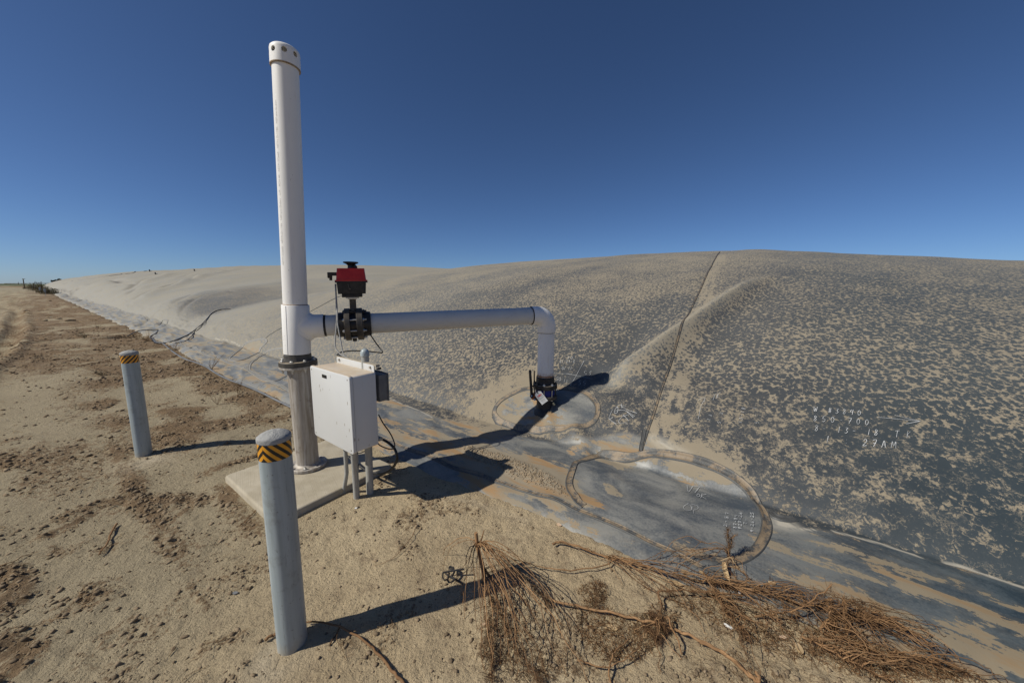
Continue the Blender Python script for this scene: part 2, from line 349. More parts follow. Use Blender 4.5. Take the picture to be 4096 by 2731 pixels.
    def build(s, name, mat, parent=None, loc=None, smooth=True, sharp=38):
        return mesh_np(name, np.array(s.v), s.f, mat, parent, loc, smooth, sharp)
def recalc(o):
    import bmesh
    bm = bmesh.new(); bm.from_mesh(o.data); bmesh.ops.remove_doubles(bm, verts=bm.verts, dist=1e-5)
    bmesh.ops.recalc_face_normals(bm, faces=bm.faces); bm.to_mesh(o.data); bm.free(); return o

# ------------------------------------------------------------------ materials
class NM:
    def __init__(s, name, rough=.6, metal=0, spec=.5):
        s.m = bpy.data.materials.new(name); s.m.use_nodes = True; s.t = s.m.node_tree; s.b = s.t.nodes['Principled BSDF']
        s.b.inputs['Roughness'].default_value = rough; s.b.inputs['Metallic'].default_value = metal
        s.b.inputs['Specular IOR Level'].default_value = spec
    def n(s, typ, **k):
        q = s.t.nodes.new('ShaderNode'+typ)
        for a, b in k.items(): setattr(q, a, b)
        return q
    def set(s, sock, val):
        if isinstance(val, bpy.types.NodeSocket): s.t.links.new(val, sock)
        elif isinstance(val, (tuple, list)) and len(val) == 3 and sock.type == 'RGBA': sock.default_value = (*val, 1)
        else: sock.default_value = val
    def pos(s, local=False):
        if local: return s.n('TexCoord').outputs['Object']
        return s.n('NewGeometry').outputs['Position']
    def scale(s, vec, sc, rot=(0, 0, 0), loc=(0, 0, 0)):
        q = s.n('Mapping'); s.set(q.inputs['Vector'], vec); q.inputs['Scale'].default_value = sc; q.inputs['Rotation'].default_value = rot; q.inputs['Location'].default_value = loc
        return q.outputs[0]
    def noise(s, vec, sc, det=4, rough=.55, dist=0):
        q = s.n('TexNoise'); s.set(q.inputs['Vector'], vec); q.inputs['Scale'].default_value = sc; q.inputs['Detail'].default_value = det
        q.inputs['Roughness'].default_value = rough; q.inputs['Distortion'].default_value = dist
        return q.outputs['Fac']
    def noisec(s, vec, sc, det=2):
        q = s.n('TexNoise'); s.set(q.inputs['Vector'], vec); q.inputs['Scale'].default_value = sc; q.inputs['Detail'].default_value = det
        return q.outputs['Color']
    def vor(s, vec, sc, feature='F1', rnd=1):
        q = s.n('TexVoronoi', feature=feature); s.set(q.inputs['Vector'], vec); q.inputs['Scale'].default_value = sc; q.inputs['Randomness'].default_value = rnd
        return q.outputs['Distance']
    def mth(s, op, a, b=0., c=None):
        q = s.n('Math', operation=op); s.set(q.inputs[0], a); s.set(q.inputs[1], b)
        if c is not None: s.set(q.inputs[2], c)
        return q.outputs[0]
    def ramp(s, x, a, b, lo=0., hi=1.):
        q = s.n('MapRange', interpolation_type='SMOOTHSTEP'); s.set(q.inputs[0], x)
        for i, v in ((1, a), (2, b), (3, lo), (4, hi)): s.set(q.inputs[i], v)
        return q.outputs[0]
    def mix(s, f, a, b):
        q = s.n('Mix', data_type='RGBA'); s.set(q.inputs[0], f); s.set(q.inputs[6], a); s.set(q.inputs[7], b); return q.outputs[2]
    def mixf(s, f, a, b):
        q = s.n('Mix', data_type='FLOAT'); s.set(q.inputs[0], f); s.set(q.inputs[2], a); s.set(q.inputs[3], b); return q.outputs[0]
    def at(s, name): return s.n('Attribute', attribute_name=name).outputs['Fac']
    def vadd(s, a, b, op='ADD'):
        q = s.n('VectorMath', operation=op); s.set(q.inputs[0], a); s.set(q.inputs[1], b); return q.outputs[0]
    def col(s, c): s.set(s.b.inputs['Base Color'], c); return s
    def rough(s, r): s.set(s.b.inputs['Roughness'], r); return s
    def bump(s, h, dist=.01, st=1.0):
        q = s.n('Bump'); s.set(q.inputs['Height'], h); q.inputs['Distance'].default_value = dist; q.inputs['Strength'].default_value = st
        if s.b.inputs['Normal'].is_linked: s.set(q.inputs['Normal'], s.b.inputs['Normal'].links[0].from_socket)
        s.set(s.b.inputs['Normal'], q.outputs[0]); return s

# membrane cover ----------------------------------------------------
def cover_mat():
    m = NM('weathered_membrane', .5, 0, .5)
    p = m.pos(); ang = math.atan2(.6, -.8)
    uvp = m.scale(p, (1, 1, 1), (0, 0, -ang))         # x' runs along the toe of the cover
    warp = m.vadd(m.vadd(m.noisec(p, 6, 3), (.5, .5, .5), 'SUBTRACT'), (.09, .09, .09), 'MULTIPLY')
    pw = m.vadd(m.scale(uvp, (1, .8, .8)), warp)
    cell = m.vor(pw, 24, 'F1', 1)
    n1 = m.noise(uvp, 46, 4, .62, .8); n2 = m.noise(uvp, 27, 6, .74, 1.0); nl = m.noise(p, .55, 3, .5); nl2 = m.noise(p, 2.6, 3, .55)
    leo = m.mth('ADD', m.mth('MULTIPLY', cell, .85), m.mth('MULTIPLY', m.mth('SUBTRACT', n1, .5), 1.35))
    fine = m.mth('ADD', m.mth('ADD', .44, m.mth('MULTIPLY', m.mth('SUBTRACT', n2, .5), 1.5)), m.mth('MULTIPLY', m.mth('SUBTRACT', m.noise(p, 7, 4, .6), .5), .9))
    k = m.mixf(m.at('fine'), leo, fine)
    k = m.mth('ADD', k, m.mth('MULTIPLY', m.mth('SUBTRACT', nl, .5), .22))
    k = m.mth('ADD', k, m.mth('MULTIPLY', m.mth('SUBTRACT', nl2, .5), .14))
    k = m.mth('ADD', k, m.at('dust_shade'))
    leop = m.ramp(k, .36, .54)
    rv = m.mth('ABSOLUTE', m.mth('SUBTRACT', m.noise(uvp, 19, 4, .62, 1.2), .5)); pv_ = m.ramp(m.mth('ADD', m.noise(p, 5, 4, .6), m.at('dust_shade')), .40, .60)
    leop = m.mth('MAXIMUM', leop, m.mth('MULTIPLY', m.mth('MULTIPLY', m.ramp(rv, .030, .006), pv_), m.mth('MULTIPLY', m.at('fine'), .85)))
    # puddled silt on the flat strip
    a1 = m.noise(m.scale(uvp, (.8, 3.2, 2), loc=(3.1, .7, 0)), 1.5, 9, .66, .35)
    a2 = m.noise(uvp, 11, 7, .72)
    ka = m.mth('ADD', m.mth('ADD', a1, m.mth('MULTIPLY', m.mth('SUBTRACT', a2, .5), .36)), m.mth('MULTIPLY', m.at('dust_shade'), .45))
    ka = m.mth('SUBTRACT', ka, m.mth('MULTIPLY', m.at('right'), .018))
    silt = m.mth('MAXIMUM', m.ramp(ka, .525, .542), m.mth('MULTIPLY', m.ramp(ka, .42, .53), .13))
    flat = m.at('flat'); mask = m.mixf(flat, leop, silt)
    mask = m.mth('MAXIMUM', mask, m.at('dirt'))
    # colours of the bare sheet and of the dust
    cl = m.noise(p, 1.3, 4, .6); cf = m.noise(p, 60, 3, .7)
    bare_d = m.mix(cl, (.028, .031, .035), (.058, .062, .066))
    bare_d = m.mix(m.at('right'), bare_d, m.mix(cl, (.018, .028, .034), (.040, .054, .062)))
    cloud = m.ramp(m.mth('ADD', m.noise(m.scale(uvp, (1, 2, 1)), 1.7, 7, .62, .5), m.mth('MULTIPLY', m.mth('SUBTRACT', cf, .5), .3)), .34, .66)
    bare_f = m.mix(cloud, (.062, .072, .083), (.215, .21, .19))
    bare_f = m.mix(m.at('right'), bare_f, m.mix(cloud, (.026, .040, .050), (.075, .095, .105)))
    bare = m.mix(flat, bare_d, bare_f)
    film_light = m.at('film_light'); fn = m.mth('MULTIPLY', film_light, m.mth('ADD', .7, m.mth('MULTIPLY', cf, .6)))
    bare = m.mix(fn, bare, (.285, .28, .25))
    dust_shade = m.mix(m.noise(p, 3, 4, .6), (.228, .188, .130), (.288, .240, .172))
    dust_shade = m.mix(m.mth('MULTIPLY', flat, m.ramp(a1, .52, .64)), dust_shade, (.29, .18, .088))
    dust_shade = m.mix(m.mth('MULTIPLY', film_light, .75), dust_shade, (.335, .312, .252))
    dust_shade = m.mix(m.mth('MULTIPLY', m.mth('MULTIPLY', flat, m.at('right')), .6), dust_shade, (.185, .145, .088))
    colr = m.mix(mask, bare, dust_shade)
    colr = m.mix(m.mth('MULTIPLY', m.at('crease'), .7), colr, (.17, .15, .12))  # shading of the far creases put into the colour so folds read
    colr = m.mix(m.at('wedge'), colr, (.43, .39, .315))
    gr = m.noise(m.scale(uvp, (4, 60, 20)), 3, 3, .6)
    colr = m.mix(m.mth('MULTIPLY', m.ramp(gr, .62, .8), m.mth('MULTIPLY', flat, .25)), colr, (.24, .24, .23))
    m.col(colr); m.rough(m.mixf(mask, m.mixf(flat, .55, .44), .9))
    m.bump(m.mth('ADD', mask, m.mth('MULTIPLY', cf, .4)), .0025, .5)
    m.bump(m.noise(p, 9, 3, .5), .008, .35)
    return m.m
M_COVER = cover_mat()
def seam_mat():
    m = NM('membrane_weld', .55); p = m.pos(); a = m.at('across')
    n = m.noise(p, 7, 5, .65); f = m.noise(p, 45, 3, .7)
    k = m.mth('ADD', m.mth('ADD', n, m.mth('MULTIPLY', m.mth('SUBTRACT', f, .5), .35)), m.at('silt'))
    tan = m.mth('MULTIPLY', m.ramp(k, .40, .56), m.ramp(m.mth('ABSOLUTE', a), .90, .74))
    c = m.mix(m.noise(p, 20, 3, .6), (.035, .036, .036), (.10, .10, .095)); c = m.mix(tan, c, m.mix(n, (.17, .12, .07), (.27, .205, .135)))
    c = m.mix(m.mth('MULTIPLY', m.at('film_light'), m.ramp(m.mth('ABSOLUTE', m.mth('SUBTRACT', m.mth('ABSOLUTE', a), .88)), .05, .16, .62, 1)), c, (.27, .255, .22)); m.col(c); m.bump(m.noise(p, 60, 4, .6), .004, .6); return m.m
M_SEAM = seam_mat()
def ground_mat():
    m = NM('dry_soil', .95, 0, .2); p = m.pos(); D = m.at('debris')
    big = m.noise(p, .9, 5, .6); mid = m.noise(p, 6, 6, .65); fi = m.noise(p, 42, 5, .7); vf = m.noise(p, 130, 3, .7)
    c = m.mix(m.ramp(big, .35, .65), (.435, .335, .205), (.53, .42, .265))
    c = m.mix(m.ramp(mid, .52, .74), c, (.29, .215, .135))
    c = m.mix(m.mth('MULTIPLY', m.ramp(fi, .56, .66), .7), c, (.17, .125, .08))
    c = m.mix(m.mth('MULTIPLY', m.ramp(vf, .60, .72), .5), c, (.50, .43, .33))
    sx = m.n('SeparateXYZ'); m.set(sx.inputs[0], p); lf = m.ramp(sx.outputs[0], -.9, -2.6); c = m.mix(m.mth('MULTIPLY', lf, .7), c, (.29, .245, .165))
    c = m.mix(m.mth('MULTIPLY', m.ramp(m.noise(p, 75, 4, .75), .60, .66), .6), c, (.10, .075, .05))
    dk = m.noise(p, 17, 6, .72); dn = m.ramp(m.mth('ADD', m.mth('ADD', dk, m.mth('MULTIPLY', m.mth('SUBTRACT', fi, .5), .9)), m.mth('MULTIPLY', m.mth('SUBTRACT', D, .5), .40)), .42, .60)
    br = m.mix(m.noise(p, 3.3, 4), (.13, .093, .058), (.27, .18, .10)); c = m.mix(m.mth('MULTIPLY', dn, m.ramp(D, .05, .4)), c, br)
    c = m.mix(m.at('hole'), c, (.04, .025, .015))  # darkness inside the hole put into the soil colour
    c = m.mix(m.mth('MULTIPLY', m.at('far'), .6), c, (.27, .24, .17))
    c = m.mix(m.at('pale'), c, (.50, .42, .30))
    m.col(c)
    stn = m.vor(m.vadd(p, m.vadd(m.noisec(p, 30), (.02, .02, .02), 'MULTIPLY')), 38, 'F1')
    m.bump(m.noise(p, 14, 6, .68), .04, .7)
    m.bump(m.mth('ADD', fi, m.mth('MULTIPLY', vf, .4)), .018, 1.0)
    m.bump(m.ramp(stn, .0, .35, 1, 0), .005, .5)
    ck = m.vor(m.vadd(p, m.vadd(m.noisec(p, 4, 4), (.25, .25, .25), 'MULTIPLY')), 2.7, 'DISTANCE_TO_EDGE')
    m.bump(m.mth('MULTIPLY', m.ramp(ck, 0, .012), 1.0), .006, .5)
    return m.m
M_GROUND = ground_mat()
def simple(name, c1, c2, sc=8, rough=.6, metal=0, bump=0, bs=40, spec=.4, stretch=(1, 1, 1), local=False, isl=0.):
    m = NM(name, rough, metal, spec); p = m.scale(m.pos(local), stretch); f = m.ramp(m.noise(p, sc, 5, .62), .33, .67)
    if isl: f = m.mixf(isl, f, m.n('NewGeometry').outputs['Random Per Island'])
    m.col(m.mix(f, c1, c2))
    if bump: m.bump(m.noise(p, bs, 4, .65), bump, .6)
    return m.m
def pvc():
    m = NM('white_pvc', .5, 0, .35); p = m.pos(); c = m.mix(m.noise(p, 2.5, 4, .6), (.76, .735, .70), (.83, .81, .775))
    st = m.noise(m.scale(p, (9, 9, 1.1)), 3, 6, .7); c = m.mix(m.mth('MULTIPLY', m.ramp(st, .55, .78), .4), c, (.50, .43, .33))
    c = m.mix(m.mth('MULTIPLY', m.ramp(m.noise(p, 55, 3, .6), .70, .74), .8), c, (.10, .08, .06))
    c = m.mix(m.mth('MULTIPLY', m.at('grime'), m.ramp(m.noise(p, 18, 5, .7), .35, .65)), c, (.36, .24, .14))
    m.col(c); m.bump(m.noise(p, 6, 3), .002, .3); return m.m
def grey_pvc():
    m = NM('aged_pvc', .55, 0, .3); p = m.pos(); c = m.mix(m.noise(p, 4, 5, .6), (.53, .52, .49), (.64, .62, .585))
    g = m.n('NewGeometry').outputs['Normal']; 
    st = m.noise(m.scale(p, (1.2, 1.2, 9)), 4, 6, .7); c = m.mix(m.mth('MULTIPLY', m.ramp(st, .55, .75), .45), c, (.42, .35, .27))
    c = m.mix(m.mth('MULTIPLY', m.ramp(m.noise(p, 50, 3, .6), .69, .74), .7), c, (.10, .08, .06))
    m.col(c); m.bump(m.noise(p, 6, 3), .002, .3); return m.m
def steel():
    m = NM('stained_steel', .5, .25, .4); p = m.pos(); st = m.noise(m.scale(p, (14, 14, 1.2)), 2, 7, .7); s2_ = m.noise(p, 9, 5, .65)
    c = m.mix(m.ramp(st, .35, .65), (.30, .26, .215), (.47, .43, .38)); c = m.mix(m.ramp(s2_, .56, .72), c, (.20, .16, .125))
    c = m.mix(m.mth('MULTIPLY', m.ramp(m.noise(m.scale(p, (30, 30, 2)), 1, 4), .58, .66), .5), c, (.60, .57, .53))
    m.col(c); m.rough(m.ramp(st, .3, .7, .5, .7)); m.bump(s2_, .001, .3); return m.m
def galv():
    m = NM('galvanised_steel', .5, .15, .45); p = m.pos(True); st = m.noise(m.scale(p, (16, 16, 1.0)), 2, 6, .65); c = m.mix(m.ramp(st, .3, .7), (.30, .35, .365), (.40, .45, .465))
    c = m.mix(m.mth('MULTIPLY', m.ramp(m.noise(m.scale(p, (40, 40, 3)), 1.3, 5, .7), .61, .67), .45), c, (.17, .17, .16))
    c = m.mix(m.mth('MULTIPLY', m.ramp(m.noise(p, 45, 4, .7), .64, .68), .55), c, (.12, .10, .08))
    c = m.mix(m.mth('MULTIPLY', m.ramp(m.noise(p, 6, 6, .7), .52, .66), .5), c, (.24, .25, .24))
    z = m.n('SeparateXYZ'); m.set(z.inputs[0], p); c = m.mix(m.ramp(m.mth('ADD', z.outputs[2], m.mth('MULTIPLY', m.noise(p, 20, 4), .12)), .16, .05, 0, .55), c, (.42, .36, .27))
    m.col(c); m.rough(m.ramp(st, .3, .7, .42, .62)); return m.m
def tape(flip):
    m = NM('hazard_tape', .35, 0, .5); p = m.pos(True); s = m.n('SeparateXYZ'); m.set(s.inputs[0], p)
    an = m.mth('ARCTAN2', s.outputs[1], s.outputs[0]); x = m.mth('MULTIPLY', an, .0765)
    sg = 1.0 if not flip else -1.0
    if flip:   # the overlap of the tape turns the stripes the other way round
        k = m.mth('GREATER_THAN', m.mth('ABSOLUTE', m.mth('ADD', an, 2.05)), .32); sg = m.mth('SUBTRACT', m.mth('MULTIPLY', k, 2.0), 1.0)
    q = m.mth('ADD', m.mth('MULTIPLY', x, sg), m.mth('MULTIPLY', s.outputs[2], -.95 if not flip else .95))
    f = m.mth('FRACT', m.mth('MULTIPLY', m.mth('ADD', q, 10.004), 1/.043)); k = m.ramp(f, .49, .53)
    d = m.noise(p, 60, 4, .7); c = m.mix(k, m.mix(d, (.80, .36, .022), (.66, .28, .02)), (.012, .011, .011)); c = m.mix(m.ramp(d, .66, .72, 0, .5), c, (.25, .19, .11))
    m.col(c); return m.m
def conc(name='concrete', local=False):
    m = NM(name, .9, 0, .3); p = m.pos(local); n = m.noise(p, 5, 6, .65); c = m.mix(m.ramp(n, .3, .7), (.36, .31, .225), (.45, .395, .30))
    rt = m.scale(p, (1, 1, 1), (0, 0, R(-36.9+90))); br = m.noise(m.scale(rt, (2, 120, 1)), 1, 3, .6)
    c = m.mix(m.mth('MULTIPLY', m.ramp(br, .5, .7), .35), c, (.30, .26, .20)); c = m.mix(m.ramp(m.noise(p, 70, 3, .7), .66, .71, 0, .6), c, (.16, .12, .08))
    m.col(c); m.bump(br, .003, .6); m.bump(m.noise(p, 80, 3), .002, .5); return m.m
def capc():
    m = NM('rough_mortar', .9, 0, .3); p = m.pos(True); n = m.noise(p, 22, 6, .7, .6); c = m.mix(n, (.26, .26, .25), (.44, .43, .41)); m.col(c); m.bump(n, .02, .7); return m.m
def boxwhite():
    m = NM('white_fibreglass', .42, 0, .5); p = m.pos(True); g = m.n('SeparateXYZ'); m.set(g.inputs[0], m.n('NewGeometry').outputs['Normal'])
    c = m.mix(m.noise(p, 5, 4), (.60, .605, .595), (.65, .65, .635))
    sp = m.vor(m.scale(p, (1, 1, .30)), 24, 'F1'); sel = m.ramp(m.noise(p, 9, 3), .50, .58)
    c = m.mix(m.mth('MULTIPLY', m.ramp(sp, .15, .09), m.mth('MULTIPLY', sel, .75)), c, (.20, .15, .09))
    st = m.noise(m.scale(p, (60, 60, 2.0)), 1, 4, .6); c = m.mix(m.ramp(st, .64, .74, 0, .35), c, (.52, .46, .36))
    dn = m.ramp(m.noise(p, 11, 5, .65), .25, .7, .6, .95); c = m.mix(m.mth('MULTIPLY', m.ramp(g.outputs[2], .6, .9), dn), c, (.56, .43, .28))
    m.col(c); return m.m
M_PVC, M_GPVC, M_STEEL, M_GALV, M_CONC, M_CAP, M_BOX = pvc(), grey_pvc(), steel(), galv(), conc(), capc(), boxwhite()
M_TAPE, M_TAPE2 = tape(False), tape(True)
M_DPVC = simple('dark_grey_pvc', (.045, .042, .038), (.085, .075, .062), 14, .5, 0, .001)
M_TANTOP = simple('dusty_dark_pvc', (.20, .16, .115), (.36, .29, .20), 25, .8)
M_BLACK = simple('black_iron', (.012, .012, .014), (.035, .032, .03), 18, .45, .1, .001)
M_IRON = simple('brown_iron', (.055, .05, .045), (.13, .11, .085), 14, .5, .3, .001)  # lighter and browner than the black iron
M_ZINC = simple('zinc_bolt', (.42, .41, .39), (.60, .59, .57), 40, .35, .8)
M_RUBBER = simple('black_rubber', (.012, .012, .013), (.03, .03, .03), 30, .4)
M_GREYC = simple('grey_cable', (.22, .22, .215), (.33, .32, .30), 25, .55)
M_RED = simple('red_enamel', (.42, .012, .012), (.55, .025, .018), 10, .35)
M_BLUE = simple('blue_enamel', (.012, .02, .16), (.02, .03, .24), 10, .4)
M_ORANGE = simple('orange_enamel', (.45, .10, .03), (.55, .15, .05), 14, .5)
M_JBOX = simple('grey_junction', (.13, .135, .14), (.19, .19, .19), 8, .5)
M_CONDUIT = simple('grey_conduit', (.30, .30, .275), (.38, .375, .345), 14, .55, 0, 0, 40, .5, (4, 4, 1))
M_DARK = simple('dark_brown', (.10, .085, .065), (.16, .13, .10), 10, .8)  # dark brown for the bore cutter and the door screws
M_PLATE = simple('black_plate', (.01, .01, .01), (.02, .02, .02), 10, .4)
M_WHITE = simple('white_card', (.74, .73, .70), (.82, .81, .78), 10, .5)
M_MARK = simple('paint_marker', (.30, .31, .31), (.60, .60, .59), 9, .6)
M_INKR = simple('red_ink', (.5, .02, .02), (.6, .03, .03), 10, .5)
M_INK = simple('black_ink', (.012, .012, .012), (.02, .02, .02), 10, .5)
M_FAINT = simple('faded_ink', (.46, .44, .41), (.60, .58, .54), 60, .5)
M_STEM = simple('dry_stem', (.095, .047, .022), (.40, .235, .115), 9, .8, 0, .002, 60, .2, isl=.75)
M_TWIG = simple('dry_twig', (.06, .030, .014), (.30, .17, .08), 7, .85, 0, 0, 40, .2, isl=.8)
M_TWIGD = simple('dark_twig', (.035, .019, .010), (.18, .10, .05), 7, .9, 0, 0, 40, .2, isl=.8)
M_PALE = simple('pale_leaf', (.36, .25, .13), (.52, .38, .22), 14, .8, 0, .002, 60, .2)
M_STRAW = simple('straw', (.12, .068, .034), (.52, .37, .21), 5, .85, 0, 0, 40, .2, isl=.85)
M_CLOD = simple('soil_clod', (.12, .088, .056), (.32, .24, .155), 9, .95, 0, .004, 70, .15, isl=.7)
M_LEAFG = simple('dusty_leaf', (.06, .055, .028), (.15, .12, .06), 4, .8, 0, 0, 40, .2)
M_TREE = simple('dark_foliage', (.02, .028, .016), (.05, .06, .03), .8, .85, 0, 0, 40, .2)
M_BARK = simple('bark', (.10, .075, .05), (.17, .13, .09), 5, .9)
M_FIELD = simple('field_crop', (.055, .07, .03), (.12, .12, .06), .05, .9, 0, 0, 40, .2)

# ------------------------------------------------------------------ setting meshes
def grow(start, step, g, end):
    out = [start]; s = step
    while abs(out[-1]) < abs(end) if end*step > 0 else out[-1] > end:
        out.append(out[-1]+s); s *= g
    return out
def build_cover():
    up = np.arange(-3.5, 6.0, .025).tolist()
    a = grow(up[-1], .025, 1.012, 330)[1:]
    b = [up[0]]; s = .025
    while b[-1] > -70: b.append(b[-1]-s); s *= 1.015
    U = np.array(b[1:][::-1]+up+a)
    vv = np.arange(2.12, 4.3, .02).tolist(); s = .02
    while vv[-1] < 130: vv.append(vv[-1]+s); s *= 1.015
    V = np.array(vv)
    u, v = np.meshgrid(U, V, indexing='ij')
    # pull the first rows to the edge of the sheet
    e = vedge(U)[:, None]; v = np.where(v < 4.3, e-.06+(v-2.12)*(4.3-e+.06)/(4.3-2.12), v)
    u = u.ravel(); v = v.ravel(); z = cover_z(u, v); x, y = XY(u, v)
    nu, nv = len(U), len(V); I = np.arange(nu*nv).reshape(nu, nv)
    q = np.stack([I[:-1, :-1], I[:-1, 1:], I[1:, 1:], I[1:, :-1]], -1).reshape(-1, 4)
    o = mesh_np('membrane_cover', np.stack([x, y, z], 1), q, M_COVER)
    tag(o, 'huge dusty grey plastic membrane inflated like a smooth hill along the dirt road', 'membrane cover')
    w0 = v-vedge(u)
    BP = [q for q in BLINE]; bl = np.interp(u, [-60]+[q[0] for q in BP]+[5.5, 9, 400], [BP[0][1]]+[q[1] for q in BP]+[3.62, 3.6, 3.7])+.02*fbm(u*3, v, 5, 3)
    flat = 1-ss(bl-.03, bl+.03, v)
    big = (np.abs(u) < 16) & (v < 8)
    inO = np.zeros(u.shape); inO[big] = inpoly(u[big], v[big], OVAL); inR = np.zeros(u.shape); inR[big] = inpoly(u[big], v[big], ROVAL); inL = np.zeros(u.shape); inL[big] = inpoly(u[big], v[big], LOVA)
    flat = np.maximum(flat, np.maximum(inO, np.maximum(inR, inL)))
    fine = (1-ss(bl+.5, bl+1.5, v))*ss(7, 3, u); fine = np.clip(fine*.95, 0, 1)
    r = np.hypot(u+0, v)
    film_light = ss(3.2, 9, u)*(.40+.45*ss(9, 24, u)); film_light = np.maximum(film_light, .85*ss(14, 32, r)*ss(-8, 10, u)); film_light = np.maximum(film_light, .35*ss(13, 28, r))
    dust_shade = .11*ss(6, 18, v)*ss(-9, 3, u)+.10*ss(5, 14, u)-.03
    vd = ss(21, 22.5, u)*(1-ss(25, 30, u))*ss(3.9, 5, v)*(1-ss(7, 13, v))*(.4+.8*noise(u*.4, v*.5, 3)); film_light = np.maximum(film_light, .16*ss(3.9, 6, v)+.16*ss(7, 14, v)); film_light = film_light*(1-.9*vd); dust_shade = dust_shade-.17*vd; dk = creases(u, v)[1]; 
    dust_shade = dust_shade - .055*ss(1.2, -2.5, u)*(1-ss(5, 9, v)) - .03*fine
    dust_shade = dust_shade+.17*ss(4.2, 6, v)*fbm(u*.8+.2*v, v*.20, 15, 4)*(1-ss(14, 30, v))+.10*ss(4, 5, v)*fbm(u*1.6, v*1.6, 16, 3)  # dust streaks up the slope stand in for shading of slack bands
    wedge = np.zeros(u.shape); dirt = np.zeros(u.shape)
    nr = (u > -6) & (u < 16) & (v < 14); U_, V_ = u[nr], v[nr]; dd = np.zeros(U_.shape); wg = np.zeros(U_.shape); dt = np.zeros(U_.shape)
    d, a, sd = pdist(U_, V_, FOLD); dd += .22*np.exp(-(d/.22)**2)*(1-ss(.9, 1, a))  # highlight on the fold crest, put into the colour as extra dust
    d, a, sd = pdist(U_, V_, VAL); dd -= .22*np.exp(-(d/.4)**2)  # shaded valley beside the fold, put into the colour as less dust
    d, a, sd = pdist(U_, V_, VAL2); dd -= .10*np.exp(-(d/.4)**2)  # second valley toned darker likewise
    d, a, sd = pdist(U_, V_, SEAMUP); dd += .40*(1-ss(.20, .36, d))*np.where(sd < 0, 1, .0)*(noise(d*22, a*30, 51)+.5*noise(U_*9, V_*9, 52)-.35)
    d, a, sd = pdist(U_, V_, OVAL); dd += .22*np.exp(-(d/.07)**2)*(-.1+noise(U_*5, V_*5, 9)); out = ~inpoly(U_, V_, OVAL)
    dd -= np.where(~out, .42*ss(.05, .25, d), 0)
    d, a, sd = pdist(U_, V_, ROVAL); dd += .30*np.exp(-(d/.07)**2)*(noise(U_*5, V_*5, 19))+.25*np.exp(-(d/.6)**2)*ss(.1, .3, U_-2.5)
    d, a, sd = pdist(U_, V_, DIRT); io = inpoly(U_, V_, DIRT); dt = np.where(io, ss(0, .05, d), 0)*.0+np.where(io, 1, np.exp(-(d/.05)**2)*.9); dd += .5*np.exp(-(d/.12)**2)
    for S_, wd in TSTR:
        d, a, sd = pdist(U_, V_, S_); dd += .29*np.exp(-(d/wd)**2)*(.2+1.1*noise(U_*2.0, V_*3, 33))
    d, a, sd = pdist(U_, V_, FOLD); fl = np.zeros(u.shape); fl[nr] = .55*np.exp(-(d/.14)**2)*(1-ss(.8, 1, a)); film_light = np.maximum(film_light, fl)  # same crest highlight painted again as a paler film
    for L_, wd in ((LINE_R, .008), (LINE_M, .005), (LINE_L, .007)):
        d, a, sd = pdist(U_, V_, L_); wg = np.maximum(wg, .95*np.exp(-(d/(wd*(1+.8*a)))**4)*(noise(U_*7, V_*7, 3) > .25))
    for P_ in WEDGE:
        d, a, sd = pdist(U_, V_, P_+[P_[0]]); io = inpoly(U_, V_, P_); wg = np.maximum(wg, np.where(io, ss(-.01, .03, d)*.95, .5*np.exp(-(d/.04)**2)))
    for P_ in TANP:
        d, a, sd = pdist(U_, V_, P_+[P_[0]]); io = inpoly(U_, V_, P_); dd += np.where(io, .7, .4*np.exp(-(d/.15)**2))
    dust_shade[nr] += dd; wedge[nr] = wg; dirt[nr] = dt
    dust_shade += .45*np.exp(-np.maximum(w0, 0)/.045)*(noise(u*4, v*4, 31))
    # colour masks, with the painted shading of the far folds among them
    attr(o, 'flat', np.clip(flat, 0, 1)); attr(o, 'fine', fine); attr(o, 'film_light', np.clip(film_light, 0, 1)); attr(o, 'dust_shade', dust_shade); attr(o, 'wedge', wedge); attr(o, 'dirt', dirt)
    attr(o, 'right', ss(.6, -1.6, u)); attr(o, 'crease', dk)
    return o
COVER = build_cover()
def cz(u, v): return cover_z(np.atleast_1d(np.asarray(u, float)), np.atleast_1d(np.asarray(v, float)))
